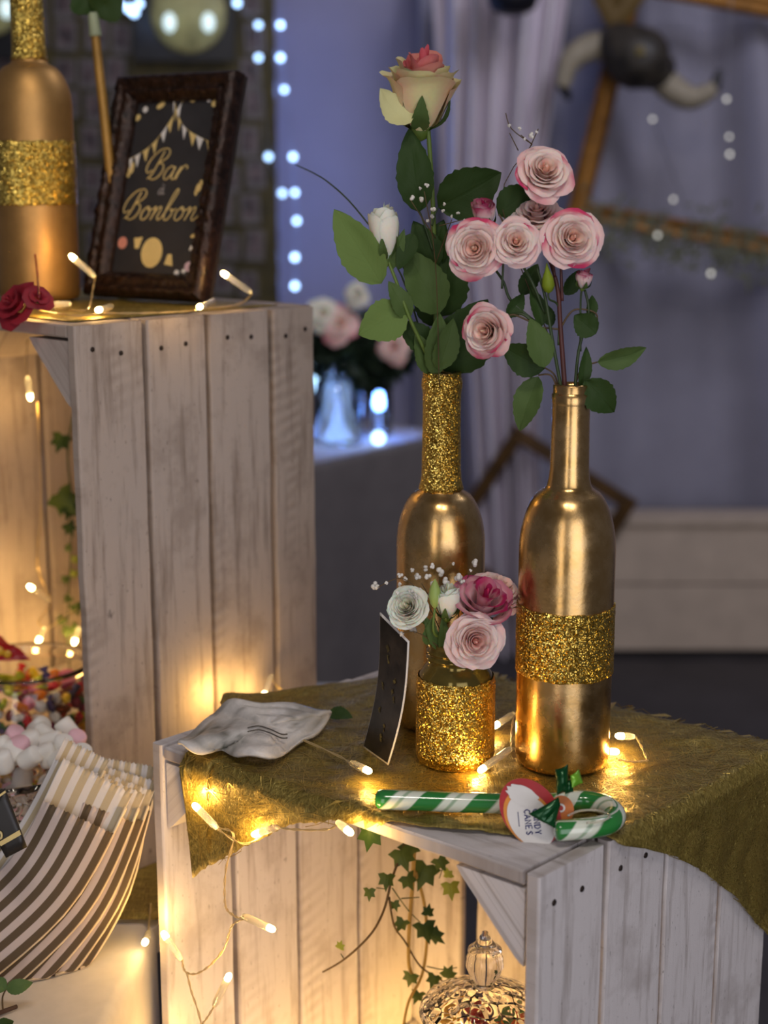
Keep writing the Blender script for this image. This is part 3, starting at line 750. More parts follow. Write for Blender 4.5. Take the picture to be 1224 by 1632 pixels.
for (a0, b0, a1, b1) in ((.28, .78, .36, .84), (.33, .71, .38, .76), (.60, .60, .66, .64), (.58, .52, .62, .55), (.66, .47, .70, .50), (.20, .50, .26, .53), (.50, .14, .58, .18), (.52, .22, .56, .26), (.24, .32, .28, .35)):
    def gf(a, b, a0=a0, b0=b0, a1=a1, b1=b1):
        n = (ca[2]-ca[3]).cross(ca[0]-ca[3]).normalized(); n = n if n.y < 0 else -n
        return cardf(lerp(a0, a1, a)+.03*math.sin(b*7), lerp(b0, b1, b)+.012*math.sin(a*9+a0*40)) + n*.0013
    build('gold_flourish', MB().grid(2, 6, gf), m_plain('faded_gold_print', S(92, 82, 40), .5, 0, .4, 300), root)

# ------------------------------------------------------------------ shell
sc = [at(283, 1183, 1.16)]
SB = onz(400, 1182, .010)
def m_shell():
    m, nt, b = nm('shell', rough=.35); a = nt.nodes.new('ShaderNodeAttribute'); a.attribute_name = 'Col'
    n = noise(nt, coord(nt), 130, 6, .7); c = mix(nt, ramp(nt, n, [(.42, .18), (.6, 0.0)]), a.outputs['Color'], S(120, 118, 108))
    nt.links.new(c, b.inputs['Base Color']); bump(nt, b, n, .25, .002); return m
spx = [(283, 1186), (300, 1196), (330, 1203), (358, 1196), (385, 1203), (430, 1205), (470, 1190), (500, 1172), (526, 1146), (520, 1134), (480, 1128), (430, 1121), (380, 1117), (355, 1119), (335, 1145), (305, 1168)]
def zrim(x, y): return .012 + .016*sm(1150, 1118, y) + .004*math.sin(x*.05)
srim = [onz(x, y, zrim(x, y)) for x, y in spx]
srim = [p for i, p in enumerate(srim)]
srim = catmull(srim+[srim[0]], 4)[:-1]
cen = onz(425, 1168, .016)
mb = MB(); n = len(srim); vv = []; cc = []
rings = 12
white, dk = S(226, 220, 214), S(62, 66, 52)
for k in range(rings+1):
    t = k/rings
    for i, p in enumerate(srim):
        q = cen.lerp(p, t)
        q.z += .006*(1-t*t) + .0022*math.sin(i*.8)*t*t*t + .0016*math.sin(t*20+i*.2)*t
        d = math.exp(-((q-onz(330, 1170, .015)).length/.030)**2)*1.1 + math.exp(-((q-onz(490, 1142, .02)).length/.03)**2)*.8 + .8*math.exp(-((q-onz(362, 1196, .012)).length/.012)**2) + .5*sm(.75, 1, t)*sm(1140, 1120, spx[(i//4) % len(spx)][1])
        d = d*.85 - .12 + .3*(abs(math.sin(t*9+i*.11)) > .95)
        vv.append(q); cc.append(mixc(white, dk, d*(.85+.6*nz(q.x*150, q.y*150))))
f = [(k*n+i, (k+1)*n+i, (k+1)*n+(i+1) % n, k*n+(i+1) % n) for k in range(1, rings) for i in range(n)] + [tuple(n+i for i in range(n))]
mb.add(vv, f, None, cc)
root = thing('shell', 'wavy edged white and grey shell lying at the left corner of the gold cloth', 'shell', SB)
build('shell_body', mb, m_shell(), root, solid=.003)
for dd in (0, 6):
    ln = [onz(x, y+dd, .0245) for x, y in ((395, 1160), (412, 1157), (430, 1162), (448, 1170), (458, 1170))]
    build('dark_ridge', MB().tube(catmull(ln, 4), .0006, 6), m_plain('ridge_grey', S(84, 78, 70), .6), root)
root = thing('fallen_leaf', 'small dark green leaf lying behind the tip of the shell', 'leaf', onz(535, 1140, .006))
leaf(root, onz(522, 1138, .008), onz(562, 1142, .008), .016, LEAF_D, .1, 0, .2, 2, name='leaf_blade', face=V(0, -.5, 1))

# ------------------------------------------------------------------ candy cane
CZ = .0125
cpx = [(598, 1274), (660, 1276), (740, 1279), (820, 1281), (880, 1280), (925, 1276), (962, 1282), (981, 1298), (972, 1312), (945, 1319), (912, 1322), (884, 1324)]
cp_ = [onz(x, y, CZ) for x, y in cpx]
cpath = catmull(cp_, 8)
m, nt, b = nm('candy_stripes', rough=.18); b.inputs['Coat Weight'].default_value = .7; b.inputs['Subsurface Weight'].default_value = .1; b.inputs['Subsurface Scale'].default_value = .004
uv = coord(nt, 'UV'); sep = nt.nodes.new('ShaderNodeSeparateXYZ'); nt.links.new(uv, sep.inputs[0])
ph = math_(nt, 'FRACT', math_(nt, 'ADD', math_(nt, 'MULTIPLY', sep.outputs[0], 26), sep.outputs[1]))
g1 = ramp(nt, ph, [(.0, 1.0), (.44, 1.0), (.50, 0.0), (.62, 0.0), (.66, .55), (.70, .55), (.74, 0.0), (.97, 0.0), (1.0, 1.0)])
nt.links.new(mix(nt, g1, S(226, 232, 214), S(44, 128, 56)), b.inputs['Base Color'])
root = thing('candy_cane', 'green and white striped candy cane lying on the gold cloth in front of the bottles', 'candy cane', onz(780, 1290, .004))
n = len(cpath); build('cane', MB().tube(cpath, [.0074*(.55 if i in (0, n-1) else (.9 if i in (1, n-2) else 1)) for i in range(n)], 18), m, root)
# oval card on the cane
lc = at(845, 1294, onz(845, 1300, .012).y-.011)
ex, ez = V(1, -.10, .02).normalized(), V(0, .35, 1).normalized(); en = ex.cross(ez).normalized(); ez = en.cross(ex)*-1 if (en.cross(ex)).z < 0 else en.cross(ex)
if en.y > 0: en = -en
ang = math.radians(-52)
def disc(hw, hh, off, a0=0, a1=2*PI, cx=0, cy=0, rot=ang, thick=.0004, n=36, squash=None):
    mb = MB(); vv = []
    pts = []
    for i in range(n):
        q = a0+(a1-a0)*i/n; x, y = hw*math.cos(q), hh*math.sin(q)
        if squash: x, y = squash(x, y)
        X = cx+x*math.cos(rot)-y*math.sin(rot); Yy = cy+x*math.sin(rot)+y*math.cos(rot); pts.append((X, Yy))
    for o in (off, off+thick): vv += [lc+ex*x+ez*y+en*o for x, y in pts]
    f = [tuple(range(n)), tuple(range(n, 2*n))[::-1]] + [(i, (i+1) % n, n+(i+1) % n, n+i) for i in range(n)]
    return mb.add(vv, f)
k = .00051   # metres per photo pixel at the cane
tagr = build('paper_label', disc(50*k, 38*k, 0), m_plain('label_red', S(176, 24, 30), .35), root, smooth=False, label='oval red and white paper label', fix=True)
build('orange_rim', disc(43*k, 31*k, .0005, cx=-1*k, cy=-9*k), m_plain('label_orange', S(222, 140, 36), .4), tagr, smooth=False, fix=True)
build('white_field', disc(40*k, 28*k, .0010, cx=1*k, cy=-12*k), WHITE, tagr, smooth=False, fix=True)
build('white_patch', disc(24*k, 13*k, .0015, cx=-10*k, cy=22*k, rot=math.radians(-25), squash=lambda x, y: (x*(1+.12*math.sin(y*2000)), y)), WHITE, tagr, smooth=False, fix=True)
NAVY = nm('navy_ink', S(30, 40, 110), .5)[0]
FONT3 = {'C': [[(.9, .8), (.5, 1), (.1, .6), (.1, .35), (.5, 0), (.9, .2)]], 'A': [[(0, 0), (.45, 1), (.9, 0)], [(.2, .35), (.7, .35)]], 'N': [[(0, 0), (0, 1), (.8, 0), (.8, 1)]], 'D': [[(0, 0), (0, 1), (.5, .95), (.85, .5), (.5, .05), (0, 0)]], 'Y': [[(0, 1), (.42, .5), (.85, 1)], [(.42, .5), (.42, 0)]], 'E': [[(.75, 1), (0, 1), (0, 0), (.75, 0)], [(0, .52), (.6, .52)]], 'S': [[(.8, .85), (.45, 1), (.12, .78), (.45, .52), (.8, .25), (.45, 0), (.1, .15)]]}
def print_word(parent, word, x0, y0, adv, hgt, rot, rad):
    cr, sr = math.cos(rot), math.sin(rot)
    for i, ch in enumerate(word):
        mb = MB()
        for st in FONT3[ch]:
            pl = []
            for (x, y) in st:
                X = i*adv+x*adv*.78; Yy = y*hgt; pl.append(lc+ex*((x0+X*cr-Yy*sr)*k)+ez*((y0+X*sr+Yy*cr)*k)+en*.0017)
            mb.tube(pl, rad, 5)
        build('letter', mb, NAVY, parent, smooth=False)
print_word(tagr, 'CANDY', 3, 4, 7.4, 8.5, math.radians(-83), .00045)
print_word(tagr, 'CANES', -9, 3, 7.4, 8.5, math.radians(-83), .00045)
mb = MB()
for i in range(5):
    mb.box((-.0001, 0, -.0001), (.0001, .0002, .0001))
small = MB().tube([lc+ex*(-17*k)+ez*(0*k)+en*.0016, lc+ex*(-15*k)+ez*(-20*k)+en*.0016], .0003, 5)
build('small_print_line', small, NAVY, tagr)
lo_ = lc; lc = at(895, 1291, onz(895, 1300, .012).y-.010)
build('round_sticker', disc(17*k, 20*k, .0, rot=0), m_plain('sticker_orange', S(206, 112, 30), .4), root, smooth=False, fix=True, label='orange round sticker')
build('sticker_ring', disc(6*k, 6*k, .0006, rot=0, cx=-1*k, cy=3*k), WHITE, root, smooth=False, fix=True)
build('sticker_dot', disc(3.4*k, 3.4*k, .0011, rot=0, cx=-1*k, cy=3*k), m_plain('sticker_red', S(170, 40, 30), .5), root, smooth=False, fix=True)
lc = lo_
RIB = nm('green_foil_ribbon', S(14, 74, 34), .22, .35)[0]; RIB_LIT = nm('lit_foil', S(120, 180, 50), .25, .2)[0]  # second foil colour paints the bright highlight facet of the ribbon
Yr = onz(890, 1290, .02).y
def ribbon(pxs, dys, wd, m, nm_='ribbon_loop'):
    c = catmull([at(x, y, Yr+d) for (x, y), d in zip(pxs, dys)], 6)
    def fn(a, b):
        i = a*(len(c)-1); i0 = int(min(i, len(c)-2)); p = c[i0].lerp(c[i0+1], i-i0); tdir = (c[i0+1]-c[i0]).normalized()
        s_ = tdir.cross(V(0, -1, .3)).normalized(); return p+s_*(wd*(b-.5))
    return build(nm_, MB().grid(24, 3, fn), m, root, solid=.0004)
def foil(quad, dys, m, bow=.003, nme='ribbon_loop'):
    c = [at(x, y, Yr+d) for (x, y), d in zip(quad, dys)]
    return build(nme, MB().grid(8, 8, lambda a, b: c[0].lerp(c[1], a).lerp(c[3].lerp(c[2], a), b)+V(0, -bow*math.sin(PI*a)*math.sin(PI*b+.4), 0)), m, root, solid=.0005)
foil([(842, 1297), (890, 1270), (893, 1284), (868, 1312)], [-.020, -.016, -.018, -.024], RIB)
foil([(866, 1310), (893, 1282), (888, 1300), (884, 1320)], [-.024, -.016, -.018, -.022], RIB, .002)
foil([(885, 1226), (905, 1218), (906, 1262), (888, 1268)], [-.006, -.004, -.010, -.012], RIB, .005)
foil([(904, 1246), (912, 1238), (914, 1262), (900, 1266)], [-.006, -.002, -.008, -.010], RIB, .002)
foil([(909, 1236), (922, 1226), (929, 1248), (912, 1256)], [-.006, .000, -.004, -.010], RIB_LIT, .003, 'lit_ribbon_facet')
film = [onz(x, y, CZ+.0078) for x, y in [(905, 1300), (925, 1292), (955, 1292), (972, 1300), (960, 1308), (935, 1312)]]
build('clear_film', MB().tube(catmull(film, 5), .0009, 6), CLEAR, root, label='crinkled clear wrapper')

# ------------------------------------------------------------------ warm string lights
BULBP = []
def string_lights(label, wires, bulbs, power=.05, loc=None):
    root = thing('string_lights', label, 'string lights', loc if loc else bulbs[0][1], 'warm string lights')
    for wr in wires:
        c = catmull(wr, 8); mb = MB(); 
        for ph in (0, PI):
            pts = []
            for i, p in enumerate(c):
                t = (c[min(i+1, len(c)-1)]-c[max(i-1, 0)]).normalized(); s_ = t.cross(Z if abs(t.z) < .9 else V(1, 0, 0)).normalized(); q = t.cross(s_)
                pts.append(p+(s_*math.cos(i*.9+ph)+q*math.sin(i*.9+ph))*.0006)
            mb.tube(pts, .0005, 5)
        build('wire', mb, WIRE, root)
    for tip, base in bulbs:
        tip, base = Vector(tip), Vector(base); d = (tip-base).normalized(); L = (tip-base).length
        b = build('bulb_holder', MB().tube([base, base+d*.003, base+d*.0035, tip-d*.004, tip-d*.001], [.0022, .0024, .0030, .0030, .0022], 10), CLEAR, root)
        g = build('led', MB().lathe([(.0003, .0042), (.0017, .0036), (.0026, .0018), (.0028, -.0002), (.0027, -.003), (.0004, -.0032)], 10, Matrix.Translation(tip) @ frame_z(d).to_4x4()), LED, b)
        l = bpy.data.lights.new('led_light', 'POINT'); l.energy = power; l.color = (1, .57, .155); l.shadow_soft_size = .003
        lo = bpy.data.objects.new('led_light', l); COL.objects.link(lo); lo.parent = b; lo.location = (tip+d*.0085)-ORG[b]
    return root
def zt(x, y, z=.010): return onz(x, y, z)
def fr(x, y, out=.012):      # in front of the front crate's opening plane
    n = V(-math.sin(AU1), math.cos(AU1), 0); n = -n if n.y > 0 else n
    p0 = P1(0, 0, 0)+n*out; r = ray(x, y); return CAM + r*((p0-CAM).dot(n)/r.dot(n))
# on top of the gold cloth, round the bottles
string_lights('warm string lights lying on the gold cloth round the bottles and jar',
    [[zt(815, 1193, .016), zt(835, 1196, .012), zt(865, 1216, .010), zt(890, 1226, .010), zt(920, 1214, .012), zt(950, 1200, .012), zt(966, 1197, .012)],
     [zt(815, 1193, .016), zt(816, 1165, .016), zt(820, 1135, .014)],
     [zt(1032, 1212, .008), zt(1020, 1185, .012), zt(1012, 1172, .012)], [zt(985, 1210, .009), zt(1010, 1214, .008), zt(1032, 1212, .008)],
     [zt(440, 1160, .010), zt(540, 1205, .012), zt(560, 1218, .014), zt(572, 1225, .014)]],
    [(zt(768, 1226, .010), zt(813, 1194, .016)), (zt(979, 1198, .013), zt(962, 1197, .013)), (zt(988, 1173, .014), zt(1010, 1174, .012)), (zt(586, 1228, .014), zt(560, 1216, .013)), (zt(790, 1156, .013), zt(818, 1138, .015))], .045, loc=zt(820, 1196, .004))
# front drape and inside the crate
inn = lambda x, y, u=W1-.02: (lambda r: CAM + r*((P1(u, 0, 0)-CAM).dot(U1)/r.dot(U1)))(ray(x, y))
string_lights('warm string lights hanging down the front of the lower crate from the gold cloth',
    [[fr(345, 1320), fr(372, 1330), fr(360, 1385), fr(358, 1430), fr(362, 1450), fr(378, 1462), fr(392, 1463)],
     [fr(392, 1463), fr(370, 1475), fr(358, 1510), fr(335, 1538), fr(312, 1552), fr(295, 1548), fr(290, 1530)],
     [fr(298, 1550), fr(305, 1580), fr(318, 1620), fr(330, 1680)], [fr(342, 1602), fr(330, 1622), fr(320, 1634)],
     [fr(440, 1318), fr(470, 1322), fr(520, 1322), fr(540, 1313)], [fr(345, 1320), fr(390, 1345), fr(430, 1322), fr(440, 1318)]],
    [(fr(313, 1286, .016), fr(346, 1320, .014)), (fr(408, 1329, .016), fr(442, 1318, .014)), (fr(556, 1325, .016), fr(538, 1310, .014)), (fr(432, 1480, .014), fr(388, 1460)), (fr(263, 1491, .014), fr(289, 1530)), (fr(364, 1557, .014), fr(342, 1602)), (fr(300, 1680, .014), fr(330, 1680))], .10, loc=fr(360, 1390))
# hidden string inside the lower crate, coiled round the glass jar on the bottom
ib = [P1(.08, .04, -.42), P1(.29, .05, -.42), P1(.30, .26, -.42), P1(.08, .26, -.42), P1(.22, .03, -.42)]
string_lights('warm string lights coiled round the glass jar inside the lower crate', [ib], [(p+V(0, 0, .02), p) for p in ib] + [(P1(.30, .12, -.39), P1(.30, .12, -.415))], .30, loc=P1(.2, .1, -.435))
# behind the shell, at the foot of the tall crate
cf = lambda x, y, u=-.022: (lambda r: CAM + r*((P2(u, 0, 0)-CAM).dot(U2)/r.dot(U2)))(ray(x, y))
string_lights('warm string lights behind the shell, against the tall crate',
    [[cf(433, 1076, -.004), cf(440, 1092), cf(470, 1114), cf(480, 1130)], [cf(362, 1122), cf(395, 1120), cf(425, 1116)]],
    [(cf(362, 1114), cf(388, 1116)), (cf(421, 1108), cf(432, 1078, -.010))], .11, loc=cf(420, 1125))
# on top of the tall crate
zs_ = lambda x, y, z=ZT+.012: onz(x, y, z)
string_lights('warm string lights lying along the top edge of the tall crate under the sign',
    [[at(152, 440, 1.47), at(148, 462, 1.46), zs_(140, 492), zs_(110, 494, ZT+.006), zs_(85, 492)], [zs_(60, 494, ZT+.006), zs_(120, 503, ZT+.006), zs_(155, 500, ZT+.006)], [zs_(165, 499, ZT+.006), zs_(230, 499, ZT+.006), zs_(300, 496, ZT+.006), zs_(315, 494)], [zs_(322, 492, ZT+.006), at(380, 485, 1.49), at(402, 468, 1.49)]],
    [(zs_(72, 486), zs_(112, 484)), (zs_(157, 494, ZT+.008), zs_(178, 488, ZT+.009)), (zs_(318, 489), zs_(340, 480)), (at(358, 437, 1.47), at(400, 466, 1.48)), (at(116, 410, 1.468), at(151, 441, 1.47))], .05, loc=zs_(160, 494, ZT+.003))
# inside the tall crate
i2 = lambda x, y, u=.33: (lambda r: CAM + r*((P2(u, 0, 0)-CAM).dot(U2)/r.dot(U2)))(ray(x, y))
string_lights('warm string lights hanging inside the tall crate behind the candy jar',
    [[i2(44, 540), i2(42, 580), i2(44, 600)], [i2(60, 640), i2(66, 800), i2(60, 900), i2(80, 958), i2(62, 990), i2(70, 1000)], [i2(66, 1010), i2(100, 985), i2(124, 972)]],
    [(i2(48, 632), i2(44, 600)), (i2(49, 936), i2(80, 958)), (i2(62, 1020), i2(72, 1000)), (i2(119, 1022), i2(126, 1000)), (i2(-60, 800), i2(-50, 780)), (i2(-70, 1000), i2(-50, 980))], .11, loc=i2(60, 1030))
# one bulb shining on the white tablecloth
string_lights('single warm bulb at the edge of the white tablecloth beside the lower crate', [[onz(240, 1440, TZ+.004), onz(238, 1470, TZ+.004), onz(236, 1488, TZ+.005)]], [(onz(231, 1502, TZ+.010), onz(237, 1486, TZ+.006))], .010, loc=onz(235, 1490, TZ+.002))

# ------------------------------------------------------------------ ivy
def ivy_leaf(parent, c, ax, up, size, m, seed):
    # five-lobed leaf lying in the plane (side, up), facing ax
    ax = Vector(ax).normalized(); up = (Vector(up)-ax*Vector(up).dot(ax)).normalized(); sd = up.cross(ax)
    pr = [(0, 1.0), (22, .55), (45, .78), (72, .46), (105, .66), (140, .38), (180, .16)]
    pts = [(a, r) for a, r in pr] + [(360-a, r) for a, r in pr[-2:0:-1]]
    vv = [Vector(c)+ax*size*.05]; uv = [(.5, .5)]
    for ring in (.55, 1):
        for a, r in pts:
            q = math.radians(a); x, y = math.sin(q)*r*size*ring, math.cos(q)*r*size*ring
            vv.append(Vector(c)+sd*x+up*y-ax*size*.18*ring*ring*abs(math.sin(q))+ax*size*.05*nz(x*90+seed, y*90)); uv.append((.5+math.cos(q)*r*ring*.5, .5+math.sin(q)*r*ring*.5))
    n = len(pts); f = [(0, 1+i, 1+(i+1) % n) for i in range(n)] + [(1+i, 1+n+i, 1+n+(i+1) % n, 1+(i+1) % n) for i in range(n)]
    return build('ivy_leaf', MB().add(vv, f, uv), m, parent)
ii = lambda x, y, d=.0: at(x, y, 1.20+d)
root = thing('ivy_vine', 'trailing ivy with straw coloured stems hanging inside the lower crate', 'ivy', ii(655, 1620, .06))
for pts, r, m in ([[(660, 1345), (658, 1400), (652, 1480), (652, 1540), (664, 1560)], .0020, STEM_Y], [[(662, 1390), (676, 1440), (680, 1500), (672, 1555), (650, 1600), (640, 1660)], .0016, STEM_Y], [[(645, 1345), (625, 1400), (612, 1450), (590, 1490), (550, 1528), (515, 1549)], .0012, STEM_B], [[(620, 1430), (628, 1475), (645, 1500), (670, 1540), (700, 1560), (735, 1585)], .0010, STEM_B], [[(625, 1415), (650, 1450), (670, 1470)], .0006, STEM_D], [[(680, 1540), (705, 1545), (728, 1542)], .0006, STEM_D], [[(600, 1415), (615, 1417)], .0005, STEM_D], [[(548, 1528), (543, 1520)], .0005, STEM_D], [[(705, 1385), (700, 1400)], .0005, STEM_D], [[(640, 1432), (668, 1430)], .0006, STEM_D]):
    stem(root, [ii(x, y, .03*math.sin(x*.03)) for x, y in pts], r, m)
for i, (x, y, s_, ux, uz, m) in enumerate([(640, 1360, 34, .3, -1, LEAF_I), (678, 1385, 40, -.3, -1, LEAF_I), (700, 1372, 24, .6, -1, LEAF_I), (617, 1398, 24, -.2, -1, LEAF_I), (588, 1420, 18, .1, -1, LEAF_I), (642, 1470, 22, -.6, -1, LEAF_I), (676, 1478, 34, .3, -1, LEAF_D), (690, 1490, 26, .8, -.5, LEAF_D), (682, 1456, 18, .2, 1, LEAF_D), (654, 1556, 24, -.2, -1, LEAF_I), (692, 1558, 22, -.3, -1, LEAF_I), (713, 1556, 24, .4, 1, LEAF_I), (711, 1590, 22, -1, .2, LEAF_D), (667, 1585, 22, -.4, -1, LEAF_I), (541, 1510, 14, .3, 1, LEAF_Y), (718, 1412, 26, .1, -1, LEAF_Y), (714, 1396, 16, -.2, 1, LEAF_Y), (655, 1350, 30, -.6, -.6, LEAF_I), (628, 1440, 16, .4, -1, LEAF_I), (650, 1400, 26, .4, -.9, LEAF_I)]):
    ivy_leaf(root, ii(x, y, .03*math.sin(x*.03)-.004), V(R.uniform(-.5, .5), -1, R.uniform(-.1, .5)), V(ux, 0, uz), px2m(s_, 1.22), m, i)
root = thing('ivy_leaf_sprig', 'single dark ivy leaf under the top board of the lower crate', 'ivy', fr(590, 1350, -.01))
ivy_leaf(root, fr(590, 1325, -.008), V(-.3, -1, .1), V(-.15, 0, -1), px2m(36, 1.1), LEAF_D, 5)
stem(root, [fr(592, 1322, -.008), fr(600, 1300, -.012)], .0006, STEM_D)
i3 = lambda x, y: at(x, y, 1.70)
root = thing('ivy_vine', 'dark ivy trailing in the back corner of the tall crate', 'ivy', i3(112, 1090))
stem(root, [i3(120, 640), i3(108, 720), i3(114, 800), i3(112, 900), i3(108, 1000), i3(116, 1080)], .0012, STEM_D)
for i, (x, y, s_, m) in enumerate([(98, 698, 26, LEAF_D), (96, 792, 40, LEAF_I), (112, 806, 26, LEAF_D), (108, 838, 20, LEAF_D), (110, 872, 12, LEAF_I), (121, 889, 12, LEAF_Y), (119, 912, 12, LEAF_Y), (105, 921, 13, LEAF_I), (110, 952, 14, LEAF_I), (120, 966, 18, LEAF_I), (100, 986, 14, LEAF_I), (108, 1002, 16, LEAF_I), (122, 1000, 18, LEAF_I)]):
    ivy_leaf(root, i3(x, y), V(R.uniform(-.4, .4), -1, .2), V(R.uniform(-1, 1), 0, -.8), px2m(s_, 1.75), m, i)

# ------------------------------------------------------------------ framed sign on the tall crate
SPt = onz(335, 484, ZT+.004); sa = math.radians(146)
ex_ = -V(math.cos(sa), math.sin(sa), 0); nb = V(math.sin(sa), -math.cos(sa), 0); nb = nb if nb.y > 0 else -nb
lean = math.radians(16); ey_ = (Z*math.cos(lean)+nb*math.sin(lean)).normalized(); en_ = ex_.cross(ey_).normalized(); en_ = en_ if en_.y < 0 else -en_
SW, SH = .160, .230; SO = SPt-ex_*SW
def sg(x, y, o=0): return SO+ex_*x+ey_*y+en_*o
root = thing('framed_sign', 'black candy bar sign with gold lettering in a dark carved frame', 'sign', SO+ex_*SW/2)
fw = .026
def rail(p0, p1, q0, q1, sd):
    # p outer edge, q inner edge
    def fn(a, b):
        prof = [(0, .002), (0, .014), (.12, .019), (.3, .020), (.5, .016), (.72, .017), (.9, .012), (1, .008), (1, .002)]
        i = b*(len(prof)-1); i0 = min(int(i), len(prof)-2); t = i-i0
        wv = lerp(prof[i0][0], prof[i0+1][0], t); hv = lerp(prof[i0][1], prof[i0+1][1], t)
        x = lerp(lerp(p0[0], p1[0], a), lerp(q0[0], q1[0], a), wv); y = lerp(lerp(p0[1], p1[1], a), lerp(q0[1], q1[1], a), wv)
        if .1 < wv < .9: hv += .0030*nz(x*300, y*300, sd)+.0018*math.sin((x+y)*700)*math.sin((x-y)*700)
        return sg(x, y, hv)
    return build('frame_rail', MB().grid(60, 16, fn), FRAMED, root)
oc = [(0, 0), (SW, 0), (SW, SH), (0, SH)]; ic = [(fw, fw), (SW-fw, fw), (SW-fw, SH-fw), (fw, SH-fw)]
for i in range(4): rail(oc[i], oc[(i+1) % 4], ic[i], ic[(i+1) % 4], i)
mb = MB(); vv = [sg(x, y, o) for o in (-.004, .003) for x, y in ((.001, .001), (SW-.001, .001), (SW-.001, SH-.001), (.001, SH-.001))]
mb.add(vv, [(0, 3, 2, 1), (4, 5, 6, 7), (0, 1, 5, 4), (1, 2, 6, 5), (2, 3, 7, 6), (3, 0, 4, 7)])
build('back_board', mb, m_plain('frame_back', S(40, 30, 26), .7), root, smooth=False)
stx, sty = sg(SW*.5, SH*.75, -.004), sg(SW*.5, SH*.0, 0)+nb*.075; sty.z = ZT+.003
mb = MB().tube([stx, sty], .005, 4); build('easel_leg', mb, m_plain('easel_board', S(40, 30, 26), .7), root)
mb = MB(); ins = .003; x0, y0, x1, y1 = fw-ins, fw-ins, SW-fw+ins, SH-fw+ins
mb.add([sg(x0, y0, .0045), sg(x1, y0, .0045), sg(x1, y1, .0045), sg(x0, y1, .0045), sg(x0, y0, .003), sg(x1, y0, .003), sg(x1, y1, .003), sg(x0, y1, .003)], [(0, 1, 2, 3), (7, 6, 5, 4), (0, 4, 5, 1), (1, 5, 6, 2), (2, 6, 7, 3), (3, 7, 4, 0)])
card = build('sign_card', mb, PAPER_B, root, smooth=False, label='black card with gold writing, bunting and candies')
cw, chh = x1-x0, y1-y0
def cpt_(u, v, o=.0056): return sg(x0+u*cw, y0+v*chh, o)     # u, v in 0..1 on the card
def flat(name, pts, m, o=.0048, th=.0004):
    n = len(pts); vv = [cpt_(u, v, oo) for oo in (o, o+th) for u, v in pts]
    return build(name, MB().add(vv, [tuple(range(n))[::-1], tuple(range(n, 2*n))] + [(i, (i+1) % n, n+(i+1) % n, n+i) for i in range(n)]), m, card, smooth=False, fix=True)
def oval(name, cu, cv, ru, rv, m, rot=0): 
    pts = []
    for i in range(20):
        q = 2*PI*i/20; x, y = ru*math.cos(q)*cw, rv*math.sin(q)*chh
        pts.append((cu+(x*math.cos(rot)-y*math.sin(rot))/cw, cv+(x*math.sin(rot)+y*math.cos(rot))/chh))
    return flat(name, pts, m)
GL = {
 'B': ([[(.30, .30), (.12, .22), (.02, .38), (.10, .68), (.36, .95), (.66, 1.0), (.80, .86), (.70, .66), (.44, .54), (.66, .50), (.74, .30), (.60, .06), (.40, 0), (.26, .08)], [(.56, .92), (.44, .5), (.34, .18), (.20, .02)]], .82),
 'a': ([[(.40, .34), (.26, .44), (.08, .28), (.06, .08), (.18, 0), (.34, .16), (.42, .42), (.38, .12), (.46, 0), (.58, .10)]], .54),
 'r': ([[(.0, .10), (.12, .42), (.10, .22), (.05, 0)], [(.09, .20), (.20, .40), (.30, .46), (.38, .40), (.36, .34)]], .46),
 'o': ([[(.24, .44), (.08, .28), (.08, .06), (.22, 0), (.36, .14), (.36, .34), (.26, .44), (.30, .32), (.52, .36)]], .48),
 'n': ([[(.02, .36), (.12, .44), (.10, .2), (.04, 0), (.14, .26), (.30, .44), (.36, .36), (.30, .10), (.38, 0), (.50, .10)]], .50),
 'b': ([[(.0, .10), (.22, .56), (.34, .92), (.28, 1.02), (.18, .80), (.08, .30), (.10, .06), (.22, 0), (.36, .16), (.34, .34), (.26, .36), (.34, .30), (.50, .38)]], .48),
 's': ([[(.0, .08), (.18, .36), (.20, .46), (.30, .24), (.24, .03), (.08, .02)]], .40)}
def script(word, u0, v0, size, slant=.25, ink=None):
    x = 0
    for ch in word:
        st, adv = GL[ch]; mb = MB()
        for s_ in st:
            pts = catmull([V(u0+(x+px_+slant*py_)*size/cw, v0+py_*size/chh, 0) for px_, py_ in s_], 5)
            mb.tube([cpt_(p.x, p.y, .0053) for p in pts], .00062, 5)
        build('letter', mb, ink or GOLDINK, card); x += adv
script('Bar', .22, .545, .032)
script('Bonbons', .02, .318, .0315)
GREYINK = m_plain('grey_ink', S(150, 146, 146), .6)
script('a', .43, .462, .015, ink=GREYINK)
build('letter', MB().tube([cpt_(.475, .520, .0053), cpt_(.505, .508, .0053)], .0005, 5), GREYINK, card)
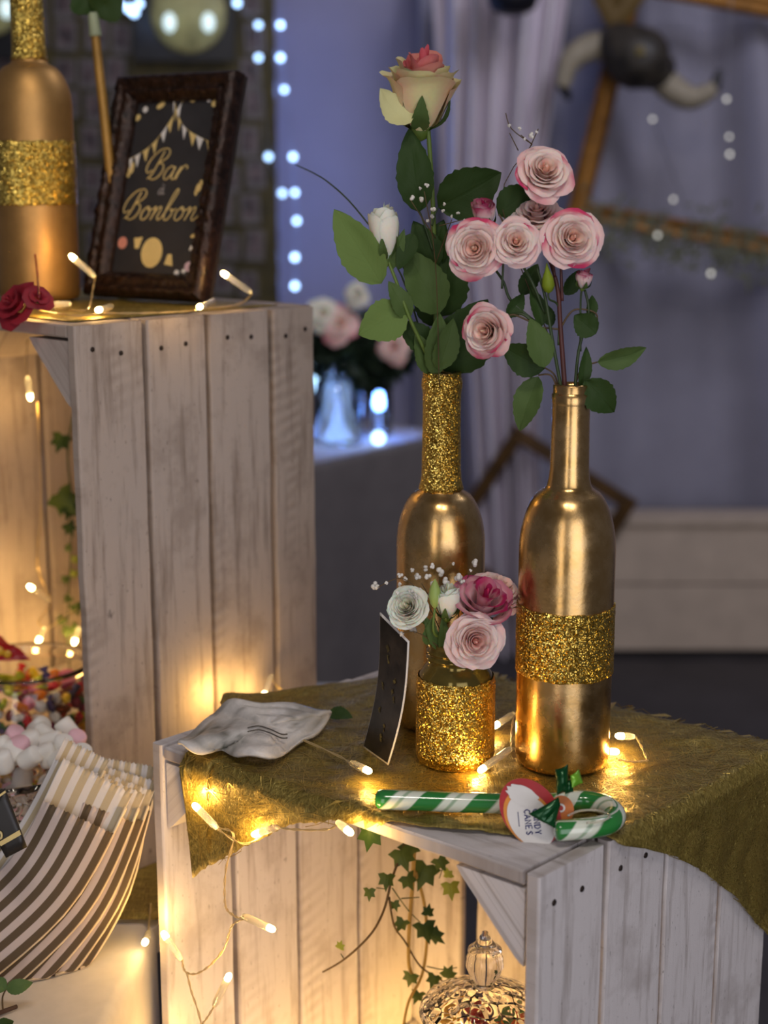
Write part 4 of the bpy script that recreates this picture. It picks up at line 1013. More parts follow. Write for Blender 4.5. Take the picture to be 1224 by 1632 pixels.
# bunting: two strings crossing near the top, flags hanging from them
WHT = WHITE
for (pa, pb, pc, seq) in (((.02, .66), (.30, .76), (.56, .99), 'wwggwgw'), ((.44, 1.0), (.62, .84), (1.0, .74), 'wggwgwg')):
    q = [V(*pa, 0), V(*pb, 0), V(*pc, 0)]; c = catmull(q, 10)
    build('bunting_string', MB().tube([cpt_(p.x, p.y, .0050) for p in c], .0003, 4), GOLDINK, card)
    for i, ch in enumerate(seq):
        k_ = int((i+.2)/len(seq)*(len(c)-1)); a = c[k_]; b = c[min(k_+2, len(c)-1)]; mid = (a+b)/2
        flat('bunting_flag', [(a.x, a.y), (b.x, b.y), (mid.x+.015, mid.y-.072)], WHT if ch == 'w' else GOLDINK, .0049)
for (n_, u, v, ru, rv, m, rot) in [('dot', .04, .90, .035, .018, GOLDINK, .4), ('dot', .12, .945, .03, .018, WHT, 0), ('dot', .30, .965, .05, .016, GOLDINK, .5), ('dot', .67, .985, .03, .010, GOLDINK, 0), ('dot', .86, .985, .022, .013, WHT, 0), ('dot', .93, .965, .034, .02, GOLDINK, 0), ('dot', 1.0-.02, .945, .02, .013, WHT, 0), ('wrapped_candy', .06, .60, .030, .026, GOLDINK, -.3), ('wrapped_candy', .90, .50, .030, .028, GOLDINK, -.3), ('round_candy', .10, .185, .055, .034, PINKINK, 0), ('round_candy', .47, .135, .125, .085, GOLDINK, .15), ('round_candy', .93, .065, .05, .028, LILAC, 0), ('dot', .80, .03, .028, .015, WHT, 0), ('dot', .88, .04, .026, .012, WHT, 0), ('candy_stick', .93, .235, .035, .010, GOLDINK, .3), ('candy_stick', .93, .175, .016, .026, WHT, -.5)]:
    oval(n_, u, v, ru, rv, m, rot)
for (u, v, sx) in ((.285, .185, 1), (.69, .10, -1), (.04, .572, 1), (.075, .63, -1), (.88, .47, 1), (.92, .53, -1)):
    e = .05 if u > .1 and u < .85 else .022
    flat('candy_twist', [(u-e, v+.028*sx*e/.05), (u+e, v+.036*sx*e/.05), (u+e*.4, v-.03*sx*e/.05), (u-e*.5, v-.03*sx*e/.05)], GOLDINK)
build('frame_glass', MB().add([cpt_(0, 0, .0075), cpt_(1, 0, .0075), cpt_(1, 1, .0075), cpt_(0, 1, .0075)], [(0, 1, 2, 3)]), m_glass('picture_glass', ior=1.02), root, smooth=False) if False else None

# things round the sign
root = thing('gold_rod', 'slim gold stem with a pale tip standing behind the sign and the third bottle', 'stem', V(-.325, 1.66, ZT+.003))
gb = at(182, 330, 1.60); gt_ = at(148, 20, 1.60)
stem(root, [gb+(gb-gt_).normalized()*.10, gb, gt_.lerp(gb, .3), gt_], .0060, m_plain('dull_gold', S(170, 130, 62), .45, .4))
stem(root, [gt_+(gb-gt_)*.12, gt_], .0068, m_plain('pale_green_tip', S(150, 160, 130), .6), name='tip')
leaf(root, at(150, 22, 1.60), at(190, -16, 1.60), .04, LEAF_D, .1, .2, .2, 4); leaf(root, at(150, 20, 1.60), at(125, -20, 1.60), .04, LEAF_D, .1, .2, .2, 5)
root = thing('red_flower', 'dark red artificial flower lying on the tall crate in front of the third bottle', 'flower', zs_(28, 486, ZT+.003))
rose(root, zs_(22, 482, ZT+.018), V(-.5, -.6, .5), .020, SRED, 4, 91, sepal=False, grid=5)
rose(root, zs_(62, 472, ZT+.024), V(.4, -.6, .6), .011, SRED, 3, 92, sepal=False, grid=5)
stem(root, [zs_(62, 474, ZT+.03), at(60, 440, 1.44), at(56, 405, 1.44)], .0011, m_plain('red_stick', S(130, 20, 26), .5))
def pad(a, b):
    p = P2(lerp(.03, .37, a), lerp(.02, .27, b), ZT)
    e = min(a, 1-a, b, 1-b)
    return p+V(0, 0, .0012+.0010*sm(0, .12, e)*(1+nz(a*9, b*9)))
build('gold_mat', MB().grid(40, 30, pad), FLEECE, label='olive gold fleece mat on top of the tall crate under the sign', cat='cloth', solid=.0008)

# ------------------------------------------------------------------ glass jar in the lower crate
gc = P1(.142, .125, -.438); ft = at(775, 1487, gc.y).z
root = thing('apothecary_jar', 'clear glass lidded jar with a pointed finial inside the lower crate', 'jar', gc)
T = Matrix.Translation(gc); hb = ft-gc.z
lidz = hb-.068
build('jar_body', MB().lathe([(.001, .004), (.040, .002), (.046, .006), (.048, .03), (.048, lidz-.03), (.044, lidz-.012), (.046, lidz-.006), (.0445, lidz-.006), (.0425, lidz-.012), (.0462, lidz-.03), (.0462, .03), (.043, .010), (.001, .009)], 48, T), GLASS, root, label='clear cut glass jar body')
lid = build('lid', MB().lathe([(.052, lidz-.005), (.053, lidz-.002), (.050, lidz+.004), (.036, lidz+.012), (.022, lidz+.018), (.010, lidz+.021), (.001, lidz+.021), (.001, lidz+.018), (.010, lidz+.018), (.020, lidz+.015), (.034, lidz+.009), (.047, lidz+.002), (.047, lidz-.005), (.052, lidz-.005)], 48, T), CUT, root, label='clear pressed glass lid')
f0 = lidz+.0215
build('finial', MB().lathe([(.001, f0), (.009, f0), (.008, f0+.004), (.0125, f0+.010), (.0155, f0+.018), (.0150, f0+.025), (.0125, f0+.029), (.0140, f0+.0305), (.0137, f0+.0325), (.0100, f0+.0345), (.0078, f0+.038), (.0056, f0+.0405), (.0046, f0+.0435), (.0028, f0+.0455), (.0025, f0+.0475), (.001, f0+.0485)], 32, T), GLASS, lid, label='bulbous glass finial')
cols = [S(170, 24, 30), S(226, 96, 30), S(226, 170, 40), S(110, 26, 40), S(60, 130, 50)]
cmats = [nm('boiled_sweet', c, .2)[0] for c in cols]
for i in range(34):
    q = R.uniform(0, 2*PI); rr_ = .034*math.sqrt(R.random()); z_ = lidz-.020-.011*(i//8)
    p = gc+V(rr_*math.cos(q), rr_*math.sin(q), z_)
    build('boiled_sweet', MB().sphere(p, .0062, 10, 7, (1, 1, .8)), cmats[i % 5], label='glossy boiled sweet inside the lidded glass jar', cat='candy', group='sweets in the lidded jar')

# ------------------------------------------------------------------ candy jar inside the tall crate
kc = P2(.222, .082, TZ+.0145); kz = at(20, 1054, kc.y).z - kc.z
root = thing('candy_jar', 'wide glass jar of colourful candies standing in the tall crate', 'jar', kc)
T = Matrix.Translation(kc); rj = .072
build('jar_glass', MB().lathe([(.001, .005), (rj*.9, .003), (rj, .012), (rj, kz-.03), (rj*.90, kz-.016), (rj*.88, kz-.008), (rj*.94, kz-.004), (rj*.94, kz), (rj*.90, kz), (rj*.86, kz-.008), (rj*.88, kz-.017), (rj*.965, kz-.031), (rj*.965, .014), (rj*.88, .008), (.001, .009)], 56, T), GLASS, root)
CC = [S(226, 40, 50), S(240, 200, 30), S(60, 110, 50), S(240, 236, 226), S(236, 130, 150), S(240, 130, 30), S(150, 30, 80), S(120, 40, 24), S(190, 200, 40), S(70, 60, 110)]
candy_m = [nm('candy_%s' % n_, c, .25)[0] for n_, c in zip(('red', 'yellow', 'green', 'white', 'pink', 'orange', 'magenta', 'brown', 'lime', 'violet'), CC)]
cn = ('red', 'yellow', 'green', 'white', 'pink', 'orange', 'magenta', 'brown', 'lime green', 'violet')
def candy_mesh(p, kind, s_, M):
    mb = MB()
    if kind == 0: mb.sphere(p, s_, 10, 7)
    elif kind == 1:   # wrapped sweet with twisted ends
        mb.lathe([(.0002, -s_*1.9), (s_*.7, -s_*1.8), (s_*.18, -s_*1.0), (s_*.62, -s_*.8), (s_*.75, 0), (s_*.62, s_*.8), (s_*.18, s_*1.0), (s_*.7, s_*1.8), (.0002, s_*1.9)], 8, Matrix.Translation(p) @ M.to_4x4())
    elif kind == 2:   # gummy tube
        mb.lathe([(.0002, -s_*1.2), (s_*.5, -s_*1.2), (s_*.6, -s_*1.0), (s_*.6, s_*1.0), (s_*.5, s_*1.2), (.0002, s_*1.2)], 9, Matrix.Translation(p) @ M.to_4x4())
    else: mb.sphere(p, s_, 9, 6, (1.3, .8, .5), M)
    return mb
kn = ('round', 'twist wrapped', 'tube shaped', 'flat')
tocam = (CAM-kc); tocam.z = 0; tocam.normalize(); a0 = math.atan2(tocam.y, tocam.x)
cnt = 0
for lay in range(7):
    zl = kz-.030-lay*.0125
    for j in range(15):
        q = a0+(-1.35+2.7*j/14)+R.uniform(-.07, .07); rd = rj*.80+R.uniform(-.006, .001)
        p = kc+V(rd*math.cos(q), rd*math.sin(q), zl+R.uniform(-.003, .003)); kd = R.randrange(4); ci = R.randrange(10)
        M = frame_z(V(R.gauss(0, 1), R.gauss(0, 1), R.gauss(0, 1)))
        build('candy', candy_mesh(p, kd, R.uniform(.0062, .0078), M), candy_m[ci], label='%s %s candy in the wide glass jar' % (kn[kd], cn[ci]), cat='candy', group='candies in the wide jar')
for j in range(34):
    q = R.uniform(0, 2*PI); rd = rj*.66*math.sqrt(R.random()); p = kc+V(rd*math.cos(q), rd*math.sin(q), kz-.026+R.uniform(-.004, .004)); kd = R.randrange(4); ci = R.randrange(10)
    build('candy', candy_mesh(p, kd, R.uniform(.0065, .0085), frame_z(V(R.gauss(0, 1), R.gauss(0, 1), R.gauss(0, 1)))), candy_m[ci], label='%s %s candy in the wide glass jar' % (kn[kd], cn[ci]), cat='candy', group='candies in the wide jar')
root = thing('candy_bag', 'red and yellow candy wrapper sticking out of the wide glass jar', 'wrapper', at(15, 1050, kc.y))
wq = [at(-40, 1000, kc.y), at(-40, 1056, kc.y-.02), at(48, 1050, kc.y-.02), at(2, 1016, kc.y)]
build('wrapper', MB().grid(8, 6, lambda a, b: wq[1].lerp(wq[2], a).lerp(wq[0].lerp(wq[3], a), b)+V(0, .004*math.sin(a*9), .002*math.sin(b*8+a*5))), nm('wrapper_red', S(160, 16, 30), .3)[0], root, solid=.0006)
for (u, v, s_) in ((.55, .35, .006), (.7, .25, .0045), (.45, .7, .005)):
    c = wq[1].lerp(wq[2], u).lerp(wq[0].lerp(wq[3], u), v)+V(0, -.005, .001); build('yellow_print', MB().sphere(c, s_, 10, 5, (1, .25, 1)), nm('print_yellow', S(226, 176, 50), .3)[0], root)

# ------------------------------------------------------------------ crystal bowl of marshmallows
bc = V(at(18, 1300, 1.235).x, 1.235+.04, TZ+.0022); bc.y = 1.262
bz = at(20, 1212, bc.y).z-bc.z
root = thing('crystal_bowl', 'cut crystal bowl heaped with marshmallows in front of the tall crate', 'bowl', bc)
rb = .066
def facet(r, z, q): return (r*(1+.018*math.cos(q*22)) if .01 < z < bz-.006 else r), z
build('bowl_glass', MB().lathe([(.001, .004), (.030, 0), (.036, .004), (.040, .02), (.056, .06), (rb, bz-.008), (rb+.001, bz), (rb-.003, bz), (rb-.005, bz-.010), (.052, .062), (.036, .026), (.001, .016)], 88, Matrix.Translation(bc), fn=facet), CUT, root)
MW, MP = m_plain('marshmallow_white', S(238, 234, 226), .85, 0, .02), m_plain('marshmallow_pink', S(236, 190, 200), .85, 0, .03)
mpx = [(62, 1150, .3, 0), (107, 1152, 1.2, 0), (50, 1172, .9, 0), (82, 1172, 0, 0), (22, 1165, .5, 1), (20, 1190, 1.4, 0), (48, 1198, .2, 0), (75, 1194, 1.0, 0), (120, 1172, .5, 1), (33, 1182, .8, 1), (0, 1180, .1, 0), (100, 1180, .6, 0), (96, 1200, .2, 0), (-20, 1195, .6, 0), (130, 1195, .6, 0), (5, 1204, .9, 0), (70, 1160, 1.4, 0)]
for i, (x, y, a, pk) in enumerate(mpx):
    c = at(x, y+10, bc.y-.028+.0011*max(0, 1205-y)+R.uniform(-.004, .004)); s_ = .0088
    M = frame_z(V(math.cos(a*2), -.5*math.sin(a*3), math.sin(a*2)+.3))
    pr = [(.0003, -s_*1.15), (s_*.75, -s_*1.12), (s_*.95, -s_*.95), (s_, -s_*.6), (s_, s_*.6), (s_*.95, s_*.95), (s_*.75, s_*1.12), (.0003, s_*1.15)]
    build('marshmallow', MB().lathe(pr, 16, Matrix.Translation(c) @ M.to_4x4()), MP if pk else MW, label='%s marshmallow heaped in the cut crystal bowl' % ('pink' if pk else 'white'), cat='marshmallow', group='marshmallows in the bowl')
for i in range(26):
    q = R.uniform(0, 2*PI); zz = R.uniform(.035, bz-.012); rr_ = (.030+.022*(zz-.03)/.08)*math.sqrt(R.uniform(.2, 1)); pk = i % 3 == 0; s_ = .0095
    c = bc+V(rr_*math.cos(q), rr_*math.sin(q), zz); M = frame_z(V(R.gauss(0, 1), R.gauss(0, 1), R.gauss(0, 1)))
    pr = [(.0003, -s_*1.1), (s_*.8, -s_*1.05), (s_, -s_*.6), (s_, s_*.6), (s_*.8, s_*1.05), (.0003, s_*1.1)]
    build('marshmallow', MB().lathe(pr, 12, Matrix.Translation(c) @ M.to_4x4()), MP if pk else MW, label='%s marshmallow heaped in the cut crystal bowl' % ('pink' if pk else 'white'), cat='marshmallow', group='marshmallows in the bowl')

# ------------------------------------------------------------------ striped paper bags
def m_stripe(name, a, b_, n):
    m, nt, b = nm(name, rough=.75); uv = coord(nt, 'UV'); sep = nt.nodes.new('ShaderNodeSeparateXYZ'); nt.links.new(uv, sep.inputs[0])
    ph = math_(nt, 'FRACT', math_(nt, 'MULTIPLY', sep.outputs[0], n))
    s_ = ramp(nt, ph, [(.0, 0.0), (.46, 0.0), (.49, 1.0), (.97, 1.0), (1.0, 0.0)])
    nt.links.new(mix(nt, s_, a, b_), b.inputs['Base Color']); bump(nt, b, noise(nt, coord(nt), 200, 4), .1, .001); return m
STR = m_stripe('bag_stripes', S(190, 174, 166), S(84, 68, 46), 5.0); STRI = m_stripe('bag_inside', S(206, 200, 196), S(178, 162, 132), 5.0)
KRAFT = m_plain('bag_paper_edge', S(226, 206, 172), .8)
# each bag: bottom centre, bend, top centre (photo px), half width vectors at bottom/top, distance
bags = [((-90, 1545), (62, 1410), (150, 1250), 62, 1.100, 'front most'), ((-50, 1562), (94, 1420), (172, 1256), 58, 1.112, 'second'), ((0, 1568), (120, 1425), (190, 1256), 54, 1.124, 'third'), ((50, 1558), (148, 1415), (200, 1246), 50, 1.136, 'fourth'), ((90, 1538), (166, 1400), (198, 1228), 46, 1.148, 'rear most'), ((-10, 1440), (72, 1322), (134, 1204), 40, 1.122, 'pale left most')]
for i, (pb, pm, pt, hw, Y, nme) in enumerate(bags):
    root = thing('paper_bag', 'striped paper candy bag, %s of the fan of bags by the crystal bowl' % nme, 'paper bag', at(pb[0]+20, pb[1], Y), 'striped paper bags')
    cl_ = catmull([V(*pb, 0), V(*pm, 0), V(*pt, 0)], 10); N_ = len(cl_)-1
    def panel(top, dyy, bow, i=i, Y=Y, hw=hw, cl_=cl_, N_=N_):
        def fn(a, b):
            t = b*top; k_ = t*N_; k0 = min(int(k_), N_-1); p = cl_[k0].lerp(cl_[k0+1], k_-k0) if t <= 1 else cl_[-1]+(cl_[-1]-cl_[-2])*(t-1)*N_
            d = (cl_[k0+1]-cl_[k0]).normalized(); s_ = V(-d.y, d.x, 0); e = (a*2-1)
            zig = 3.0*(2*abs((a*14) % 1-.5)) if b == 1 else 0
            q = p+s_*(-1 if s_.x < 0 else 1)*hw*e*(.97+.03*t)+d*zig
            dep = Y+dyy+.045*t+bow*(1-e*e)*sm(0, .6, t)
            pt_ = at(q.x, q.y, dep); pt_.z = max(pt_.z, TZ+.0012+.0006*(4-i)); return pt_
        return fn
    f_ = build('front_panel', MB().grid(56, 20, panel(.80 if i == 0 else .86, 0, -.006)), STRI if i == 5 else STR, root, solid=.0003, smooth=True)
    build('back_panel', MB().grid(56, 20, panel(1.06, .004, .003)), STRI, root, solid=.0003)
    edge = [panel(.94, .002, 0)(1.0, t/10) for t in range(11)]
    build('side_fold', MB().tube(edge, .0014, 5), KRAFT, root)

# black tag with gold print, hanging at the bowl
tq = [at(-34, 1286, 1.085), at(8, 1256, 1.088), at(43, 1350, 1.080), at(10, 1367, 1.080)]
root = thing('black_tag', 'small black tag with gold print leaning on the striped paper bags', 'tag', (tq[2]+tq[3])/2)
def tf(o): return lambda a, b: tq[3].lerp(tq[2], a).lerp(tq[0].lerp(tq[1], a), b)+V(-.1, -1, .2)*o
build('tag_card', MB().grid(4, 6, tf(0)), m_plain('tag_black', S(30, 26, 24), .4), root, solid=.0012)
gld = GOLDINK
for (a0, b0, a1, b1) in ((.05, .22, .98, .30), (.0, .93, 1, .965)):
    build('gold_line', MB().grid(6, 2, lambda a, b, a0=a0, a1=a1, b0=b0, b1=b1: tf(.0012)(lerp(a0, a1, a), lerp(b0, b1, b))), gld, root)
build('letter', MB().tube(catmull([tf(.0016)(a, b) for a, b in ((.05, .38), (.22, .34), (.30, .42), (.18, .50), (.28, .58), (.12, .64), (.0, .60))], 5), .0010, 5), m_plain('cream_ink', S(214, 196, 140), .6), root)

# sprig on the white cloth
root = thing('leaf_sprig', 'small twig with green leaves lying on the white tablecloth', 'twig', onz(15, 1605, TZ+.003))
tz = lambda x, y, z=.004: onz(x, y, TZ+z)
stem(root, [tz(-20, 1622), tz(5, 1612), tz(27, 1604)], .0022, m_plain('twig_brown', S(70, 48, 36), .7))
stem(root, [tz(5, 1612), tz(4, 1590, .012), tz(10, 1576, .022)], .0008, STEM_B)
leaf(root, tz(10, 1577, .022), tz(52, 1566, .026), .012, LEAF_M, .15, 0, .2, 1); leaf(root, tz(10, 1577, .022), tz(-14, 1562, .028), .013, LEAF_M, .15, 0, .2, 2); leaf(root, tz(-4, 1640, .01), tz(22, 1626, .012), .012, LEAF_D, .1, 0, .2, 3, face=V(0, -.4, 1))

# ------------------------------------------------------------------ background: wall, curtain, drape, bench
YB = 4.5
def curtain(a, b):
    yp = lerp(-60, 1070, b); lx = interp(yp, [(-60, 688), (300, 700), (600, 742), (1070, 770)]); rx = interp(yp, [(-60, 912), (150, 885), (300, 865), (600, 858), (1070, 862)])
    p = at(lerp(lx, rx, a), yp, YB-.12); ph = a*PI*2*5.5
    p.y += .035*math.sin(ph+.6*math.sin(b*3)) + .02*math.sin(a*PI*2*2.3+1); p.x += .008*math.sin(b*5+a*9)
    return p
build('curtain', MB().grid(110, 40, curtain), CURT, label='white curtain hanging in soft folds behind the roses', cat='curtain', solid=.002)
def drape(a, b):
    x = lerp(.10, 1.75, a); z = lerp(FZ+.35, 2.0, b)
    fan = (x-.75)/(1.0+.9*(1.9-z)); ph = fan*26
    return V(x, YB+.09+.055*math.sin(ph)+.03*math.sin(ph*2.3+1.2)+.02*math.sin(x*3+z*2), z)
build('fabric_backdrop', MB().grid(140, 40, drape), DRAPE, label='grey lilac fabric backdrop fanning out in folds at the right', cat='fabric', solid=.002)
x0b = at(872, 940, 4.36).x; zt_ = at(1100, 824, 4.36).z
root = thing('low_bench', 'low white wooden bench along the wall at the right', 'bench', V(x0b+.6, 4.45, FZ))
BENCH = m_plain('bench_white', S(196, 178, 160), .7, 0, .06, 12)
hh_ = zt_-FZ-.02
for k_ in range(2):
    build('front_board', MB().box((x0b, 4.36+.004*k_, FZ+.02+hh_*.5*k_+.003), (2.0, 4.385, FZ+.02+hh_*.5*(k_+1)-.003)), BENCH, root, smooth=False)
build('top_board', MB().box((x0b-.01, 4.35, zt_-.022), (2.0, 4.47, zt_)), BENCH, root, smooth=False)
build('base_shade_rail', MB().box((x0b+.01, 4.375, FZ), (1.99, 4.46, FZ+.025)), m_plain('bench_shadow_gap', S(40, 36, 36), .8), root, smooth=False)  # dark tone stands in for the shade gap under the bench boards

# picture frames (empty gilt frames)
def gilt(label, pts, Y, wd, th=.02, m=FRAMEG, dys=(0, 0, 0, 0)):
    c = [at(x, y, Y+d) for (x, y), d in zip(pts, dys)]; root = thing('picture_frame', label, 'picture frame', sum(c, V(0, 0, 0))/4, 'empty gilt frames')
    ctr = sum(c, V(0, 0, 0))/4
    for i in range(4):
        a, b = c[i], c[(i+1) % 4]; pa, pb = c[i-1], c[(i+2) % 4]
        ia = a+((b-a).normalized()+(pa-a).normalized())*wd; ib_ = b+((a-b).normalized()+(pb-b).normalized())*wd
        N = V(0, -1, 0); prof = [(0, 0), (0, .8), (.2, 1), (.4, .7), (.6, .7), (.8, .95), (1, .5), (1, 0)]
        build('frame_rail', MB().grid(8, 7, lambda s_, t, a=a, b=b, ia=ia, ib_=ib_: a.lerp(b, s_).lerp(ia.lerp(ib_, s_), prof[round(t*7)][0])+N*th*prof[round(t*7)][1]), m, root, smooth=False)
    return root
gilt('large empty gold picture frame tilted on the fabric backdrop behind the mounted horns', [(997, -48), (1395, 25), (1298, 420), (900, 350)], YB-.09, .058)
gilt('small empty gold picture frame standing on a corner behind the right bottle', [(822, 676), (1016, 798), (884, 1000), (690, 878)], YB-.18, .042, m=m_plain('dark_gilt', S(92, 64, 26), .5, .4, .25, 30))
gilt('dark ochre frame corner hanging at the top beside the curtain', [(905, -80), (1010, -190), (1085, -70), (975, 62)], YB-.10, .075, m=m_plain('ochre_frame', S(96, 74, 26), .6, .2))
# mounted horns
root = thing('mounted_horns', 'pair of cream animal horns with black tips on a dark mount', 'horns', at(1020, 120, YB-.06))
yh = YB-.21
def blob(pts, rs, m, nme, n=14): return build(nme, MB().tube(catmull([at(x, y, yh+d) for x, y, d in pts], 8), [interp(i/((len(pts)-1)*8), rs) for i in range((len(pts)-1)*8+1)], n), m, root)
blob([(962, 88, 0), (985, 84, -.01), (1020, 94, -.03), (1050, 108, -.01), (1072, 96, 0)], [(0, .055), (.2, .078), (.55, .085), (.8, .05), (1, .012)], m_plain('horn_mount', S(52, 46, 38), .5, 0, .4, 20), 'mount')
HORN = m_plain('horn_cream', S(150, 140, 120), .6); TIP = m_plain('horn_black', S(20, 18, 22), .4)
blob([(972, 74, 0), (940, 76, 0), (908, 98, -.02), (895, 140, -.03)], [(0, .042), (.6, .034), (1, .020)], HORN, 'horn')
blob([(895, 132, -.03), (902, 148, -.03), (908, 160, -.03)], [(0, .019), (1, .006)], TIP, 'horn_tip')
blob([(1048, 118, 0), (1075, 144, -.01), (1105, 156, -.02), (1140, 140, -.03)], [(0, .040), (.5, .036), (1, .020)], HORN, 'horn')
blob([(1138, 142, -.03), (1144, 124, -.03), (1146, 110, -.03)], [(0, .019), (1, .006)], TIP, 'horn_tip')
blob([(1018, 78, -.10), (1022, 90, -.11)], [(0, .014), (1, .014)], m_plain('mount_gold', S(110, 96, 50), .5), 'mount_badge')
# black pendant lamp shade at the top edge
pc = at(817, 26, YB-.3)
root = thing('pendant_shade', 'underside of a black hanging lamp shade at the top edge', 'lamp', pc)
T = Matrix.Translation(pc)
build('shade', MB().lathe([(.001, 0), (.03, .004), (.058, .018), (.070, .045), (.066, .11), (.03, .16), (.008, .17)], 28, T), m_plain('lamp_black', S(16, 15, 26), .45), root)
build('cord', MB().tube([pc+V(0, 0, .16), pc+V(0, 0, .9)], .004, 6), m_plain('lamp_cord', S(20, 18, 20), .6), root)

# greenery sprigs on the lower bar of the large frame
root = thing('greenery_garland', 'faint grey green greenery along the lower bar of the large frame', 'garland', at(1040, 400, YB-.08))
gs = MB()
for i in range(420):
    t = R.random(); x = lerp(930, 1225, t); y = 356+52*t+R.gauss(0, 24); p = at(x, y, YB-.17+R.uniform(-.04, .02)); a = R.uniform(0, 6.28); s_ = R.uniform(.010, .022)
    d = V(math.cos(a), R.uniform(-.4, .4), math.sin(a)); q = d.cross(V(0, 1, 0)).normalized()
    gs.add([p-d*s_, p+q*s_*.3, p+d*s_, p-q*s_*.3], [(0, 1, 2, 3)])
build('leaf_mass', gs, m_plain('sage_leaf', S(104, 106, 84), .8), root, smooth=False, kind='stuff')
stem(root, [at(930, 352, YB-.16), at(1040, 376, YB-.17), at(1130, 390, YB-.16), at(1224, 410, YB-.16)], .004, STEM_B)

# pale and blue-white fairy light strands
def strand(label, pts, Y, m, r, power=0, col=(1, 1, 1), grp='background fairy lights'):
    root = thing('fairy_light_strand', label, 'fairy lights', at(pts[-1][0], pts[-1][1], Y), grp)
    if len(pts) > 1: build('wire', MB().tube([V(at(*pts[0], Y).x, Y+.004, 2.2)]+[at(x, y, Y+.004) for x, y in pts], .0012, 4), m_plain('thin_wire', S(150, 150, 160), .5), root)
    for i, (x, y) in enumerate(pts):
        c = at(x, y, Y); b = build('bulb', MB().sphere(c, r*R.uniform(.85, 1.1), 8, 6), m, root)
        if power:
            l = bpy.data.lights.new('bulb_light', 'POINT'); l.energy = power; l.color = col; l.shadow_soft_size = .02
            lo = bpy.data.objects.new('bulb_light', l); COL.objects.link(lo); lo.parent = b; lo.location = (c+V(.0, -.03, 0))-ORG[b]
strand('vertical strand of blue white fairy lights down the right edge of the photo board', [(447, 40), (447, 92), (453, 143), (467, 250), (470, 307), (473, 352), (470, 410), (470, 456)], 4.48, LED_C, .0088, .30, (.20, .36, 1))
strand('short strand of blue white fairy lights beside the photo board edge', [(378, 5), (412, 40), (412, 92), (428, 250), (450, 308)], 4.22, LED_C, .0085, .03, (.2, .36, 1))
strand('cluster of bright blue fairy lights above the sign at the top', [(190, 8), (206, 14), (222, 6), (214, 20)], 4.15, LED_C, .010, .03, (.2, .36, 1))
strand('pale fairy lights hanging in front of the fabric backdrop', [(1158, 158), (1162, 218), (1163, 246), (1073, 318), (1048, 375), (1040, 190), (1133, 436)], YB-.25, LED_P, .0055)

# ------------------------------------------------------------------ photo board
YP = 4.36
bl_, br_ = at(-60, 200, YP).x, at(440, 240, YP).x
zb_, zt2 = at(200, 560, YP).z, at(200, -60, YP).z
root = thing('photo_board', 'olive gold display board covered with small photo prints', 'board', V((bl_+br_)/2, YP+.05, FZ))
build('board_panel', MB().box((bl_-.2, YP+.02, zb_-.1), (br_, YP+.045, zt2)), m_plain('board_olive', S(78, 68, 30), .6, .1, .3, 20), root, smooth=False)
for x in (bl_+.1, br_-.06): build('stand_leg', MB().box((x-.02, YP+.045, FZ), (x+.02, YP+.085, zt2)), m_plain('board_leg', S(60, 50, 40), .7), root, smooth=False)
m, nt, b = nm('photo_print', rough=.4)
uv = coord(nt, 'UV'); sep = nt.nodes.new('ShaderNodeSeparateXYZ'); nt.links.new(uv, sep.inputs[0])
du = math_(nt, 'ABSOLUTE', math_(nt, 'SUBTRACT', sep.outputs[0], .5)); dv = math_(nt, 'ABSOLUTE', math_(nt, 'SUBTRACT', sep.outputs[1], .54))
inside = math_(nt, 'MULTIPLY', math_(nt, 'LESS_THAN', du, .34), math_(nt, 'LESS_THAN', dv, .34))
oi = nt.nodes.new('ShaderNodeObjectInfo'); add = nt.nodes.new('ShaderNodeVectorMath'); add.operation = 'ADD'
nt.links.new(uv, add.inputs[0]); cmb = nt.nodes.new('ShaderNodeCombineXYZ'); nt.links.new(math_(nt, 'MULTIPLY', oi.outputs['Random'], 40), cmb.inputs[0]); nt.links.new(math_(nt, 'MULTIPLY', oi.outputs['Random'], 71), cmb.inputs[1]); nt.links.new(cmb.outputs[0], add.inputs[1])
pic = ramp(nt, noise(nt, add.outputs[0], 2.6, 3), [(.3, S(28, 28, 38)), (.5, S(78, 62, 66)), (.62, S(120, 100, 100)), (.75, S(60, 66, 84))])
nt.links.new(mix(nt, inside, S(104, 97, 96), pic), b.inputs['Base Color'])
for j in range(10):
    for i in range(12):
        px_, py_ = -30+i*43+R.uniform(-5, 5)+(j % 2)*8, 0+j*56+R.uniform(-6, 6)
        if px_ > 432: continue
        if 200 < px_ < 385 and py_ < 118: continue
        c = at(px_, py_, YP+.016); w_, h_ = .029*R.uniform(.85, 1.1), .041*R.uniform(.85, 1.1); a = R.uniform(-.06, .06)
        ca_, sa_ = math.cos(a), math.sin(a)
        q = [(c.x+x*ca_-z*sa_, c.z+x*sa_+z*ca_) for x, z in ((-w_, -h_), (w_, -h_), (w_, h_), (-w_, h_))]
        mbp = MB().add([V(x, YP+.012, z) for x, z in q]+[V(x, YP+.018, z) for x, z in q], [(0, 1, 2, 3), (7, 6, 5, 4), (0, 4, 5, 1), (1, 5, 6, 2), (2, 6, 7, 3), (3, 7, 4, 0)], [(0, 0), (1, 0), (1, 1), (0, 1)]*2)
        build('photo_print', mbp, m, smooth=False, label='small white bordered photo print in the rows on the olive board', cat='photo', group='photo prints on the board')
